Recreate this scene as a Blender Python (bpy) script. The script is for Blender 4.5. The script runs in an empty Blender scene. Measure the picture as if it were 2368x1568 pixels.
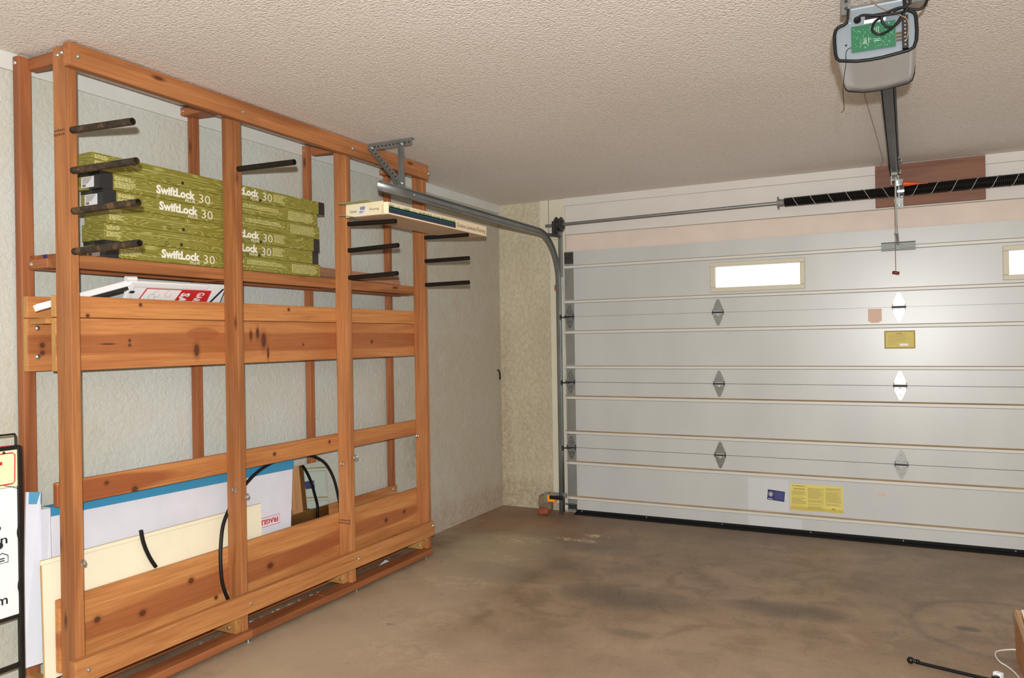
import bpy, bmesh, math, random
from mathutils import Vector, Matrix
random.seed(7)
S = bpy.context.scene
COL = S.collection
pi = math.pi

# ------------------------------------------------------------------ helpers
def lin(c):
    c /= 255.0
    return c / 12.92 if c <= .04045 else ((c + .055) / 1.055) ** 2.4
def rgb(r, g, b): return (lin(r), lin(g), lin(b), 1.0)

class NT:
    def __init__(s, name):
        s.m = bpy.data.materials.new(name); s.m.use_nodes = True
        s.t = s.m.node_tree; s.n = s.t.nodes
        s.b = s.n['Principled BSDF']; s.out = s.n['Material Output']
    def add(s, typ, **kw):
        n = s.n.new(typ)
        for k, v in kw.items(): setattr(n, k, v)
        return n
    def link(s, a, b): s.t.links.new(a, b)
    def val(s, sock, v):
        if isinstance(v, bpy.types.NodeSocket): s.link(v, sock)
        else: sock.default_value = v
    def math(s, op, a, b=None, clamp=False):
        n = s.add('ShaderNodeMath', operation=op, use_clamp=clamp)
        s.val(n.inputs[0], a)
        if b is not None: s.val(n.inputs[1], b)
        return n.outputs[0]
    def mix(s, f, a, b, blend='MIX'):
        n = s.add('ShaderNodeMix', data_type='RGBA', blend_type=blend)
        s.val(n.inputs[0], f); s.val(n.inputs[6], a); s.val(n.inputs[7], b)
        return n.outputs[2]
    def coord(s, scale=(1, 1, 1), rand=0.0, loc=(0, 0, 0)):
        tc = s.add('ShaderNodeTexCoord'); v = tc.outputs['Object']
        if rand:
            oi = s.add('ShaderNodeObjectInfo')
            v2 = s.add('ShaderNodeVectorMath', operation='SCALE'); v2.inputs[0].default_value = (rand, rand * .77, rand * 1.31)
            s.link(oi.outputs['Random'], v2.inputs['Scale'])
            a = s.add('ShaderNodeVectorMath', operation='ADD'); s.link(v, a.inputs[0]); s.link(v2.outputs[0], a.inputs[1]); v = a.outputs[0]
        mp = s.add('ShaderNodeMapping'); s.link(v, mp.inputs[0]); mp.inputs['Scale'].default_value = scale; mp.inputs['Location'].default_value = loc
        return mp.outputs[0]
    def noise(s, vec, scale, detail=3, rough=.5, dist=0):
        n = s.add('ShaderNodeTexNoise'); s.link(vec, n.inputs['Vector'])
        n.inputs['Scale'].default_value = scale; n.inputs['Detail'].default_value = detail
        n.inputs['Roughness'].default_value = rough; n.inputs['Distortion'].default_value = dist
        return n.outputs['Fac']
    def ramp(s, f, stops, interp='LINEAR'):
        n = s.add('ShaderNodeValToRGB'); n.color_ramp.interpolation = interp
        e = n.color_ramp.elements
        while len(e) < len(stops): e.new(.5)
        for i, (p, c) in enumerate(stops):
            e[i].position = p; e[i].color = c if isinstance(c, tuple) else (c, c, c, 1)
        s.link(f, n.inputs[0]); return n.outputs[0]
    def bump(s, h, strength=.3, dist=.01):
        n = s.add('ShaderNodeBump'); n.inputs['Strength'].default_value = strength; n.inputs['Distance'].default_value = dist
        s.link(h, n.inputs['Height']); s.link(n.outputs[0], s.b.inputs['Normal'])
    def base(s, c, rough=.6, metal=0, spec=None):
        s.val(s.b.inputs['Base Color'], c); s.val(s.b.inputs['Roughness'], rough); s.b.inputs['Metallic'].default_value = metal
        if spec is not None: s.b.inputs['Specular IOR Level'].default_value = spec
    def ellipse(s, ax, cy, cz, ry, rz, soft=.35, warp=None, wamt=.5):
        """mask that is 1 inside an ellipse in two object axes, soft at the rim"""
        tc = s.add('ShaderNodeTexCoord'); sp = s.add('ShaderNodeSeparateXYZ'); s.link(tc.outputs['Object'], sp.inputs[0])
        a = sp.outputs['XYZ'.index(ax[0].upper())]; b = sp.outputs['XYZ'.index(ax[1].upper())]
        u = s.math('POWER', s.math('ABSOLUTE', s.math('DIVIDE', s.math('SUBTRACT', a, cy), ry)), 2.0)
        v = s.math('POWER', s.math('ABSOLUTE', s.math('DIVIDE', s.math('SUBTRACT', b, cz), rz)), 2.0)
        d = s.math('ADD', u, v)
        if warp is not None: d = s.math('ADD', d, s.math('MULTIPLY', s.math('SUBTRACT', warp, .5), wamt))
        mr = s.add('ShaderNodeMapRange'); s.link(d, mr.inputs[0])
        mr.inputs[1].default_value = 1 - soft; mr.inputs[2].default_value = 1 + soft; mr.inputs[3].default_value = 1; mr.inputs[4].default_value = 0
        return mr.outputs[0]

MATS = {}
def plain(name, c, rough=.6, metal=0, spec=None, bumpy=0, bscale=60, var=0):
    t = NT(name); col = c
    if var:
        v = t.noise(t.coord(rand=5), 6, 4)
        col = t.mix(t.ramp(v, [(.3, 0.0), (.7, 1.0)]), tuple(x * (1 - var) for x in c[:3]) + (1,), tuple(min(1, x * (1 + var)) for x in c[:3]) + (1,))
    t.base(col, rough, metal, spec)
    if bumpy: t.bump(t.noise(t.coord(), bscale, 3), bumpy, .002)
    MATS[name] = t.m; return t.m

def wood(name, axis, light=(178, 119, 72), dark=(138, 85, 48), bands=(), knots=.05, rand=9.0, spots=()):
    t = NT(name)
    i = 'xyz'.index(axis)
    sc = [16.0, 16.0, 16.0]; sc[i] = 1.1
    big = t.noise(t.coord(tuple(sc), rand), 1.0, 5, .55, .8)
    sc2 = [150.0] * 3; sc2[i] = 4.0
    fine = t.noise(t.coord(tuple(sc2), rand), 1.0, 3, .6)
    L, D = rgb(*light), rgb(*dark)
    mid = tuple((a + b) / 2 for a, b in zip(L, D))
    col = t.ramp(big, [(.28, D), (.45, mid), (.58, L), (.75, mid)])
    oi = t.add('ShaderNodeObjectInfo')
    tint = t.ramp(oi.outputs['Random'], [(0, (.84, .82, .80, 1)), (.5, (.98, .97, .96, 1)), (1, (1.1, 1.12, 1.15, 1))])
    col = t.mix(1.0, col, tint, 'MULTIPLY')
    if bands:
        wsc = [14.0] * 3; wsc[i] = 1.6
        warp = t.noise(t.coord(tuple(wsc)), 1.0, 3, .5)
        for (ax, cy, cz, ry, rz, amt) in bands:
            m = t.ellipse(ax, cy, cz, ry, rz, .22, warp, .9)
            col = t.mix(t.math('MULTIPLY', m, amt), col, rgb(150, 84, 48))
    col = t.mix(t.math('MULTIPLY', t.ramp(fine, [(.35, 1.0), (.6, 0.0)]), .30), col, rgb(120, 66, 34))
    if knots:
        ks = [8.5] * 3; ks[i] = 2.6
        v = t.add('ShaderNodeTexVoronoi'); t.link(t.coord(tuple(ks), rand * 1.7), v.inputs['Vector']); v.inputs['Scale'].default_value = 1.0
        k = t.ramp(v.outputs['Distance'], [(knots * .9, 1.0), (knots * 1.6, .45), (knots * 2.6, 0.0)])
        col = t.mix(k, col, rgb(88, 48, 26))
    for (ax, cy, cz, ry, rz) in spots:
        t2 = t.ellipse(ax, cy, cz, ry * 1.7, rz * 1.7, .5); col = t.mix(t.math('MULTIPLY', t2, .45), col, rgb(120, 66, 36))
        col = t.mix(t.ellipse(ax, cy, cz, ry, rz, .35), col, rgb(88, 52, 32))
    t.base(col, .55, 0, .35)
    t.bump(fine, .10, .002)
    MATS[name] = t.m; return t.m

class MB:
    """collects shapes into one mesh"""
    def __init__(s): s.v = []; s.f = []; s.mi = []; s.cur = 0
    def add(s, vs, fs, mi=None):
        o = len(s.v); s.v += [tuple(p) for p in vs]; s.f += [tuple(o + i for i in f) for f in fs]
        s.mi += [s.cur if mi is None else mi] * len(fs); return s
    def box(s, x0, x1, y0, y1, z0, z1, mi=None, top=None):
        v = [(x, y, z) for z in (z0, z1) for y in (y0, y1) for x in (x0, x1)]
        f = [(0, 2, 3, 1), (4, 5, 7, 6), (0, 1, 5, 4), (2, 6, 7, 3), (0, 4, 6, 2), (1, 3, 7, 5)]
        o = len(s.f); s.add(v, f, mi)
        if top is not None: s.mi[o + 1] = top
        return s
    def obox(s, c, ax, h, mi=None):
        c = Vector(c); ax = [Vector(a).normalized() for a in ax]
        v = [c + ax[0] * h[0] * i + ax[1] * h[1] * j + ax[2] * h[2] * k for k in (-1, 1) for j in (-1, 1) for i in (-1, 1)]
        return s.add(v, [(0, 2, 3, 1), (4, 5, 7, 6), (0, 1, 5, 4), (2, 6, 7, 3), (0, 4, 6, 2), (1, 3, 7, 5)], mi)
    def quadslab(s, p, t, mi=None):
        """quad p[0..3] given thickness t along its back normal"""
        p = [Vector(q) for q in p]; n = (p[1] - p[0]).cross(p[3] - p[0]).normalized()
        b = [q - n * t for q in p]
        return s.add(p + b, [(0, 1, 2, 3), (7, 6, 5, 4), (0, 4, 5, 1), (1, 5, 6, 2), (2, 6, 7, 3), (3, 7, 4, 0)], mi)
    def tube(s, pts, r, seg=10, cap=True, closed=False, mi=None):
        pts = [Vector(p) for p in pts]; n = len(pts); rings = []
        up = None; o = len(s.v)
        rr = r if isinstance(r, (list, tuple)) else [r] * n
        for i, p in enumerate(pts):
            if closed: d = pts[(i + 1) % n] - pts[i - 1]
            else: d = pts[min(i + 1, n - 1)] - pts[max(i - 1, 0)]
            d.normalize()
            if up is None:
                up = Vector((0, 0, 1)) if abs(d.z) < .9 else Vector((1, 0, 0))
            a = d.cross(up).normalized(); up = a.cross(d).normalized()
            for k in range(seg):
                t = 2 * pi * k / seg
                s.v.append(tuple(p + a * math.cos(t) * rr[i] + up * math.sin(t) * rr[i]))
        m = s.cur if mi is None else mi
        for i in range(n if closed else n - 1):
            j = (i + 1) % n
            for k in range(seg):
                k2 = (k + 1) % seg
                s.f.append((o + i * seg + k, o + i * seg + k2, o + j * seg + k2, o + j * seg + k)); s.mi.append(m)
        if cap and not closed:
            s.f.append(tuple(o + k for k in range(seg))[::-1]); s.mi.append(m)
            s.f.append(tuple(o + (n - 1) * seg + k for k in range(seg))); s.mi.append(m)
        return s
    def pipe(s, a, b, r, wall, seg=16):
        """hollow pipe with open ends"""
        a, b = Vector(a), Vector(b); d = (b - a).normalized()
        up = Vector((0, 0, 1)) if abs(d.z) < .9 else Vector((1, 0, 0)); u = d.cross(up).normalized(); w = u.cross(d)
        o = len(s.v)
        for p, q in ((a, r), (b, r), (b, r - wall), (a, r - wall)):
            for k in range(seg):
                t = 2 * pi * k / seg; s.v.append(tuple(p + u * math.cos(t) * q + w * math.sin(t) * q))
        for i in range(4):
            j = (i + 1) % 4
            for k in range(seg):
                k2 = (k + 1) % seg
                s.f.append((o + i * seg + k, o + i * seg + k2, o + j * seg + k2, o + j * seg + k)); s.mi.append(s.cur)
        return s
    def lathe(s, c, d, prof, seg=20, mi=None):
        """prof: (distance along d, radius)"""
        c, d = Vector(c), Vector(d).normalized()
        up = Vector((0, 0, 1)) if abs(d.z) < .9 else Vector((1, 0, 0)); u = d.cross(up).normalized(); w = u.cross(d)
        o = len(s.v); m = s.cur if mi is None else mi
        for h, r in prof:
            for k in range(seg):
                t = 2 * pi * k / seg; s.v.append(tuple(c + d * h + u * math.cos(t) * r + w * math.sin(t) * r))
        for i in range(len(prof) - 1):
            for k in range(seg):
                k2 = (k + 1) % seg
                s.f.append((o + i * seg + k, o + i * seg + k2, o + (i + 1) * seg + k2, o + (i + 1) * seg + k)); s.mi.append(m)
        s.f.append(tuple(o + k for k in range(seg))[::-1]); s.mi.append(m)
        s.f.append(tuple(o + (len(prof) - 1) * seg + k for k in range(seg))); s.mi.append(m)
        return s
    def bolt(s, c, d, r=.009):
        return s.lathe(c, d, [(-.002, r), (r * .25, r), (r * .6, r * .8), (r * .85, r * .35)], 10)
    def extr(s, poly, ax, a, b, mi=None, fm=None):
        """extrude a 2D polygon along axis ax from a to b; poly coords are the two other axes in order"""
        def P(p, h):
            q = list(p); q.insert('xyz'.index(ax), h); return tuple(q)
        n = len(poly); o = len(s.f)
        s.add([P(p, a) for p in poly] + [P(p, b) for p in poly],
              [tuple(range(n)), tuple(range(2 * n - 1, n - 1, -1))] + [(i, i + n, (i + 1) % n + n, (i + 1) % n) for i in range(n)], mi)
        if fm:
            for k, m in fm.items(): s.mi[o + 2 + k] = m
        return s
    def build(s, name, mats, parent=None, bevel=0, smooth=False, subsurf=0):
        me = bpy.data.meshes.new(name); me.from_pydata(s.v, [], s.f)
        mats = mats if isinstance(mats, (list, tuple)) else [mats]
        for m in mats: me.materials.append(MATS[m] if isinstance(m, str) else m)
        me.polygons.foreach_set('material_index', s.mi)
        bm = bmesh.new(); bm.from_mesh(me); bmesh.ops.recalc_face_normals(bm, faces=bm.faces); bm.to_mesh(me); bm.free()
        if smooth:
            me.polygons.foreach_set('use_smooth', [True] * len(me.polygons))
            me.set_sharp_from_angle(angle=math.radians(smooth if smooth > 1 else 40))
        return link(name, me, parent, bevel)

def base_of(o):
    while o.parent: o = o.parent
    return o
def link(name, me, parent=None, bevel=0):
    o = bpy.data.objects.new(name, me); COL.objects.link(o)
    if parent is not None:
        o.parent = parent
        if parent.type == 'EMPTY': o.matrix_parent_inverse = Matrix.Translation(-Vector(parent.location))
    if bevel:
        b = o.modifiers.new('bevel', 'BEVEL'); b.width = bevel; b.segments = 2; b.limit_method = 'ANGLE'; b.angle_limit = math.radians(40)
    return o
def tag(o, label, cat, group=None, kind=None):
    o['label'] = label; o['category'] = cat
    if group: o['group'] = group
    if kind: o['kind'] = kind
    return o
def thing(name, loc, label, cat, group=None):
    o = bpy.data.objects.new(name, None); o.location = loc; o.empty_display_size = .05; COL.objects.link(o)
    return tag(o, label, cat, group)
def struct(o, label=None):
    o['kind'] = 'structure'
    if label: o['label'] = label
    return o
def copy_tree(root, delta):
    r = root.copy(); COL.objects.link(r); r.location = Vector(root.location) + Vector(delta)
    def rec(a, b):
        for ch in a.children:
            inv = ch.matrix_parent_inverse.copy(); c = ch.copy(); COL.objects.link(c); c.parent = b; c.matrix_parent_inverse = inv; rec(ch, c)
    rec(root, r); return r

def text(name, body, mat, parent, origin, xd, yd, height, width=None, bold=0.0, depth=.0006):
    """lettering: lower left corner at origin, reading along xd, tall along yd"""
    cu = bpy.data.curves.new(name, 'FONT'); cu.body = body; cu.extrude = .01; cu.offset = bold; cu.resolution_u = 2
    tmp = bpy.data.objects.new(name, cu); COL.objects.link(tmp)
    dg = bpy.context.evaluated_depsgraph_get(); dg.update()
    me = bpy.data.meshes.new_from_object(tmp.evaluated_get(dg))
    bpy.data.objects.remove(tmp); bpy.data.curves.remove(cu)
    xs = [v.co.x for v in me.vertices]; ys = [v.co.y for v in me.vertices]
    x0, x1, y0, y1 = min(xs), max(xs), min(ys), max(ys)
    sy = height / (y1 - y0); sx = sy if width is None else width / (x1 - x0)
    xd, yd = Vector(xd).normalized(), Vector(yd).normalized(); zd = xd.cross(yd); o = Vector(origin)
    for v in me.vertices:
        c = v.co.copy(); v.co = o + xd * (c.x - x0) * sx + yd * (c.y - y0) * sy + zd * (depth if c.z > 0 else 0)
    me.materials.clear(); me.materials.append(MATS[mat])
    return link(name, me, parent)
def text_into(mb, body, origin, xd, yd, height, width=None, bold=0.0, depth=.0006, mi=None):
    o = text('t', body, list(MATS)[0], None, origin, xd, yd, height, width, bold, depth); me = o.data
    mb.add([tuple(v.co) for v in me.vertices], [tuple(p.vertices) for p in me.polygons], mi)
    bpy.data.objects.remove(o); bpy.data.meshes.remove(me)

# ------------------------------------------------------------------ materials
for ax in 'xyz': wood('wood_' + ax, ax)
for ax in 'xyz': wood('rack_dark_' + ax, ax, (158, 98, 60), (120, 70, 42))
wood('wood_light_y', 'y', (196, 138, 84), (164, 102, 58), knots=.03)
wood('wood_trough', 'y', (190, 128, 76), (166, 102, 58), bands=[('yz', -2.7, 1.432, 2.6, .047, .7), ('yz', -3.36, 1.47, .09, .03, .6)], knots=0,
     spots=[('yz', -2.979, 1.440, .016, .036), ('yz', -3.02, 1.475, .010, .026), ('yz', -2.95, 1.375, .007, .028), ('yz', -3.065, 1.465, .008, .022), ('yz', -3.398, 1.397, .014, .028), ('yz', -3.743, 1.445, .006, .006), ('yz', -3.743, 1.425, .006, .006), ('yz', -3.842, 1.431, .03, .003), ('yz', -2.085, 1.424, .010, .010), ('yz', -2.69, 1.414, .007, .006), ('yz', -4.03, 1.43, .010, .010), ('yz', -4.03, 1.40, .009, .009)])
wood('wood_upper_board', 'y', (196, 134, 78), (170, 106, 58), knots=0, spots=[('yz', -3.688, 1.596, .007, .007), ('yz', -3.929, 1.545, .007, .007), ('yz', -2.796, 1.60, .008, .008), ('yz', -2.3, 1.60, .006, .008)])
wood('wood_bottom', 'y', (194, 136, 80), (170, 106, 60), bands=[('yz', -3.3, .295, .95, .055, .75), ('yz', -2.2, .315, .65, .045, .7)], knots=0, spots=[('yz', -3.701, .286, .016, .013), ('yz', -3.908, .326, .013, .012), ('yz', -3.449, .352, .014, .012), ('yz', -3.308, .233, .009, .009), ('yz', -2.958, .29, .020, .014), ('yz', -1.968, .31, .014, .012), ('yz', -1.771, .324, .012, .011)])
wood('wood_mid', 'y', (198, 136, 80), (174, 108, 62), bands=[('yz', -4.0, .848, .46, .044, .95)], knots=0, spots=[('yz', -3.729, .816, .014, .014), ('yz', -3.858, .866, .010, .008), ('yz', -2.916, .853, .010, .009), ('yz', -2.488, .863, .008, .009)])
wood('wood_end', 'x', (188, 140, 80), (154, 104, 56), knots=0)
wood('brown_strip', 'y', (166, 122, 94), (132, 92, 68), knots=0)
wood('plywood', 'x', (128, 86, 64), (96, 60, 44), knots=0)
plain('steel', rgb(150, 152, 150), .42, .9, var=.08)
plain('galvanised', rgb(138, 140, 138), .25, .7, var=.12)
plain('track_zinc', rgb(134, 136, 134), .38, .7, var=.15)
plain('arm_zinc', rgb(128, 128, 122), .55, .5)
plain('bracket_zinc', rgb(104, 106, 102), .5, .6)
plain('galv_dull', rgb(132, 132, 126), .55, .45, var=.10)
plain('dark_steel', rgb(74, 74, 74), .45, .8, var=.15)
plain('bolt_zinc', rgb(190, 192, 188), .3, .9)
plain('black_iron', rgb(30, 27, 25), .45, .3, var=.3)
t = NT('rusty_pipe'); v = t.noise(t.coord((1, 1, 1), 7), 22, 5, .65)
t.base(t.ramp(v, [(.35, rgb(34, 29, 25)), (.52, rgb(62, 50, 38)), (.62, rgb(112, 84, 52)), (.75, rgb(52, 44, 36))]), .5, .35); t.bump(v, .2, .002); MATS['rusty_pipe'] = t.m
plain('black_rubber', rgb(20, 20, 21), .5, spec=.3)
plain('seal_black', rgb(14, 14, 15), .7, spec=.2)
plain('black_plastic', rgb(22, 22, 24), .35)
plain('black_gloss', rgb(14, 14, 15), .18, .1)
plain('white_plastic', rgb(228, 230, 232), .35, spec=.5)
plain('white_card', rgb(205, 206, 216), .8, var=.05, bumpy=.15, bscale=90)
plain('white_paper', rgb(226, 226, 226), .8)
plain('cream_board', rgb(232, 224, 198), .65, var=.03)
plain('cream_edge', rgb(196, 164, 112), .75, var=.1)
plain('blue_tape', rgb(52, 132, 172), .6)
plain('tape_dull', rgb(70, 112, 124), .6)
plain('red_print', rgb(190, 38, 40), .6)
plain('black_print', rgb(30, 30, 30), .6)
plain('stamp_ink', rgb(92, 56, 34), .8)
plain('end_grain', rgb(178, 138, 80), .7, var=.12)
plain('grey_print', rgb(112, 108, 100), .7)
plain('cream_sign', rgb(232, 222, 182), .5)
plain('yellow_label', rgb(202, 186, 92), .5)
plain('yellow_dark', rgb(184, 162, 56), .5)
plain('olive_print', rgb(158, 148, 76), .6)
plain('brown_print', rgb(84, 72, 34), .6)
plain('navy_label', rgb(26, 22, 86), .35)
plain('navy_light', rgb(52, 50, 110), .4)
plain('silver_print', rgb(196, 192, 186), .4)
plain('door_patch', rgb(186, 188, 189), .34)
plain('peach_label', rgb(198, 168, 150), .7)
plain('cream_frame', rgb(186, 180, 158), .5)
plain('orange_plastic', rgb(244, 156, 18), .45)
plain('orange_flag', rgb(206, 74, 24), .4)
plain('sensor_red', rgb(250, 96, 70), .3)
plain('red_handle', rgb(104, 26, 20), .4)
plain('red_mark', rgb(206, 70, 40), .5)
plain('teal_mark', rgb(40, 120, 118), .5)
plain('pcb_green', rgb(22, 92, 60), .4)
plain('pcb_copper', rgb(190, 210, 196), .3, .3)
plain('motor_plate', rgb(128, 138, 146), .4, .4)
plain('copper_wire', rgb(140, 104, 78), .6)
plain('white_cord', rgb(214, 212, 202), .5)
plain('cream_carton', rgb(236, 216, 180), .75)
plain('carton_flap', rgb(232, 222, 186), .75)
plain('carton_under', rgb(196, 168, 140), .85, var=.06)
plain('carton_inner', rgb(150, 146, 112), .85)
plain('forest_green', rgb(24, 104, 84), .6)
plain('forest_navy', rgb(36, 48, 74), .6)
plain('carton_label', rgb(222, 222, 226), .6)
plain('corner_black', rgb(42, 42, 44), .25)
plain('print_white', rgb(226, 224, 212), .6)
plain('print_pale', rgb(214, 208, 152), .65)
plain('brick', rgb(146, 76, 50), .9, var=.2, bumpy=.5)
plain('rubble', rgb(118, 100, 80), .95, var=.25, bumpy=.6)
plain('dust_brown', rgb(150, 128, 100), .9, var=.15)
plain('rib_face', rgb(190, 188, 180), .4)
plain('kraft', rgb(176, 122, 72), .85, var=.06)
plain('kraft_pale', rgb(204, 172, 140), .85)
plain('chips', rgb(168, 148, 118), .95, var=.3)
plain('white_trim', rgb(198, 199, 194), .6, var=.03)
plain('pink_timber', rgb(198, 182, 170), .6, var=.05)
plain('white_timber', rgb(194, 188, 182), .55, var=.03)
plain('cream_timber', rgb(194, 188, 168), .6, var=.04)

# mirror and window panes
t = NT('mirror_silver'); t.base(rgb(214, 224, 214), .015, 1.0); MATS['mirror_silver'] = t.m
t = NT('window_glass')
tr = t.add('ShaderNodeBsdfTransparent'); gl = t.add('ShaderNodeBsdfGlossy'); gl.inputs['Roughness'].default_value = .05
mx = t.add('ShaderNodeMixShader'); mx.inputs[0].default_value = .06
t.link(tr.outputs[0], mx.inputs[1]); t.link(gl.outputs[0], mx.inputs[2]); t.link(mx.outputs[0], t.out.inputs[0]); MATS['window_glass'] = t.m

# green carton with printed wood grain
t = NT('green_carton')
w = t.add('ShaderNodeTexNoise'); t.link(t.coord((1, 1.5, 11), 4), w.inputs['Vector']); w.inputs['Scale'].default_value = 2.2; w.inputs['Detail'].default_value = 1.2
fr = t.math('FRACT', t.math('MULTIPLY', w.outputs['Fac'], 17.0))
ln = t.ramp(fr, [(.0, 0.0), (.30, 0.0), (.5, 1.0), (.70, 0.0)])
t.base(t.mix(t.math('MULTIPLY', ln, .75), rgb(122, 116, 44), rgb(172, 169, 98)), .5, 0, .4); MATS['green_carton'] = t.m

# stucco walls
def stucco(name, c1, c2, scale=38, strength=.35, dirt=None):
    t = NT(name)
    a = t.noise(t.coord(), scale, 5, .6, .6); b = t.noise(t.coord(), scale * .18, 3, .5)
    h = t.math('ADD', t.ramp(a, [(.35, 0.0), (.62, 1.0)]), t.math('MULTIPLY', b, 1.3))
    blot = t.noise(t.coord(), 1.6, 4, .6)
    col = t.mix(t.ramp(blot, [(.35, 0.0), (.68, 1.0)]), c1, c2)
    pit = t.noise(t.coord(), scale * 2.4, 2, .5, .3)
    col = t.mix(t.math('MULTIPLY', t.ramp(pit, [(.22, 1.0), (.34, 0.0)]), .35), col, rgb(120, 112, 92))
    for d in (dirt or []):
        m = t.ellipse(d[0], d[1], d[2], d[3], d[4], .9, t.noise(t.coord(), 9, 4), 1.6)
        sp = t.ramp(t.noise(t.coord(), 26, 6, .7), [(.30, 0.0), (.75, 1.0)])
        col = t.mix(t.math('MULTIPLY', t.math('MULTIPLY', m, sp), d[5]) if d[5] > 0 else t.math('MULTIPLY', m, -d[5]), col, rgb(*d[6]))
    t.base(col, .8, 0, .25); t.bump(h, strength, .006); MATS[name] = t.m
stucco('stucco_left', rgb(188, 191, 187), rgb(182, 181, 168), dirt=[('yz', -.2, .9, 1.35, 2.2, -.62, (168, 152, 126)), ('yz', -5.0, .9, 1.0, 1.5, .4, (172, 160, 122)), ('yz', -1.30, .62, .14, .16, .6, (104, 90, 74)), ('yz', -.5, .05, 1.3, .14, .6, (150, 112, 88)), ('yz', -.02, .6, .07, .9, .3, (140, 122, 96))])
stucco('stucco_front', rgb(190, 181, 158), rgb(176, 166, 143), scale=26, strength=.9, dirt=[('xz', .2, .08, .6, .16, .7, (132, 104, 78)), ('xz', .25, .8, .35, .7, .4, (142, 120, 90)), ('xz', 0, .6, .08, .9, .6, (140, 114, 92))])
plain('wall_paint', rgb(158, 146, 128), .85)
# popcorn ceiling
t = NT('popcorn'); a = t.noise(t.coord(), 120, 3, .6); b = t.add('ShaderNodeTexVoronoi'); t.link(t.coord(), b.inputs['Vector']); b.inputs['Scale'].default_value = 95
h = t.math('SUBTRACT', a, t.math('MULTIPLY', b.outputs['Distance'], .6))
col = t.mix(t.ramp(t.noise(t.coord(), .8, 3), [(.35, 0.0), (.7, 1.0)]), rgb(230, 224, 218), rgb(225, 217, 209))
col = t.mix(t.math('MULTIPLY', t.ramp(a, [(.32, 1.0), (.48, 0.0)]), .5), col, rgb(182, 170, 157))
t.base(col, .9, 0, .2); t.bump(h, .8, .008); MATS['popcorn'] = t.m
# concrete floor with stains
t = NT('concrete')
n1 = t.noise(t.coord(), 1.1, 7, .62, .3); n2 = t.noise(t.coord((1, 1, 1), 0, (3, 1, 0)), 5, 6, .65, .5); n3 = t.noise(t.coord(), 60, 3)
col = t.ramp(n1, [(.30, rgb(122, 100, 78)), (.48, rgb(140, 116, 92)), (.58, rgb(150, 126, 101)), (.74, rgb(162, 138, 114))])
col = t.mix(t.math('MULTIPLY', t.ramp(n2, [(.40, 1.0), (.52, 0.0)]), .5), col, rgb(104, 86, 66))
col = t.mix(t.math('MULTIPLY', t.ramp(n2, [(.58, 0.0), (.74, 1.0)]), .5), col, rgb(178, 158, 132))
wp = t.noise(t.coord(), 3.2, 5, .6)
for cx, cy, rx, ry, amt, c in [(.86, -1.74, .27, .15, .55, (76, 64, 48)), (1.22, -1.42, .12, .10, .3, (92, 78, 62)), (1.72, -1.86, .34, .15, .5, (80, 68, 60)), (2.52, -1.70, .26, .12, .5, (80, 68, 58)), (1.9, -2.35, .10, .05, .5, (84, 70, 58)), (3.35, -1.62, .05, .03, .7, (84, 72, 66)), (1.2, -.95, .28, .16, .4, (104, 94, 84)),
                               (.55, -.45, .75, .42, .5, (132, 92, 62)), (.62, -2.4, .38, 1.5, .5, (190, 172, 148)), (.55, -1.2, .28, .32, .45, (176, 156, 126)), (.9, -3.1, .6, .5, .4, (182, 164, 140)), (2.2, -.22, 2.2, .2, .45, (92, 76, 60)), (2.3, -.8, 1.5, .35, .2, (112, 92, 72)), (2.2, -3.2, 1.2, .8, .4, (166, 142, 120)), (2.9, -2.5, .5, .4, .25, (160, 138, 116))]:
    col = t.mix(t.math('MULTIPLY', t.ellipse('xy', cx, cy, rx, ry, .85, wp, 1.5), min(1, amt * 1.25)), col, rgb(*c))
sp = t.noise(t.coord(), 16, 5, .7, .8)
for cx, cy, rx, ry, amt in [(1.0, -.83, .16, .05, .8), (1.10, -.68, .10, .05, .8), (.62, -1.05, .12, .06, .5), (.70, -2.0, .22, .12, .4), (.60, -1.45, .25, .12, .3), (.75, -2.6, .35, .2, .22), (.62, -.95, .25, .10, .3), (1.0, -3.0, .3, .2, .2)]:
    m = t.math('MULTIPLY', t.ellipse('xy', cx, cy, rx, ry, .4, wp, 1.0), t.ramp(sp, [(.48, 0.0), (.58, 1.0)]))
    col = t.mix(t.math('MULTIPLY', m, amt), col, rgb(206, 188, 156))
fl_ = t.noise(t.coord((1, 1, 1), 0, (7, 2, 0)), 11, 6, .7, .6)
col = t.mix(t.math('MULTIPLY', t.ramp(fl_, [(.27, 1.0), (.36, 0.0)]), .65), col, rgb(76, 62, 50))
#cr = t.math('ABSOLUTE', t.math('SUBTRACT', t.noise(t.coord((1, 1, 1), 0, (1, 5, 0)), .9, 4, .55, .6), .5))
#col = t.mix(t.math('MULTIPLY', t.ramp(cr, [(0.0, 1.0), (.006, 0.0)]), .35), col, rgb(84, 70, 58))
ring_ = t.math('MULTIPLY', t.ellipse('xy', 3.50, -1.56, .42, .42, .10, wp, .25), t.math('SUBTRACT', 1.0, t.ellipse('xy', 3.52, -1.56, .39, .39, .10, wp, .25)))
col = t.mix(t.math('MULTIPLY', ring_, .45), col, rgb(84, 74, 70))
gr = t.ramp(n3, [(.3, .0), (.7, 1.0)])
col = t.mix(t.math('MULTIPLY', gr, .12), col, rgb(196, 180, 156))
t.base(col, .52, 0, .4); t.bump(n3, .08, .003); MATS['concrete'] = t.m
# painted steel door skin
t = NT('door_white'); v = t.noise(t.coord(), 240, 2); v2 = t.noise(t.coord((1, 1, .35)), 3, 4)
t.base(t.mix(t.ramp(v2, [(.35, 0.0), (.7, 1.0)]), rgb(179, 180, 177), rgb(172, 173, 171)), .34, 0, .5); t.bump(v, .05, .001); MATS['door_white'] = t.m
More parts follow.
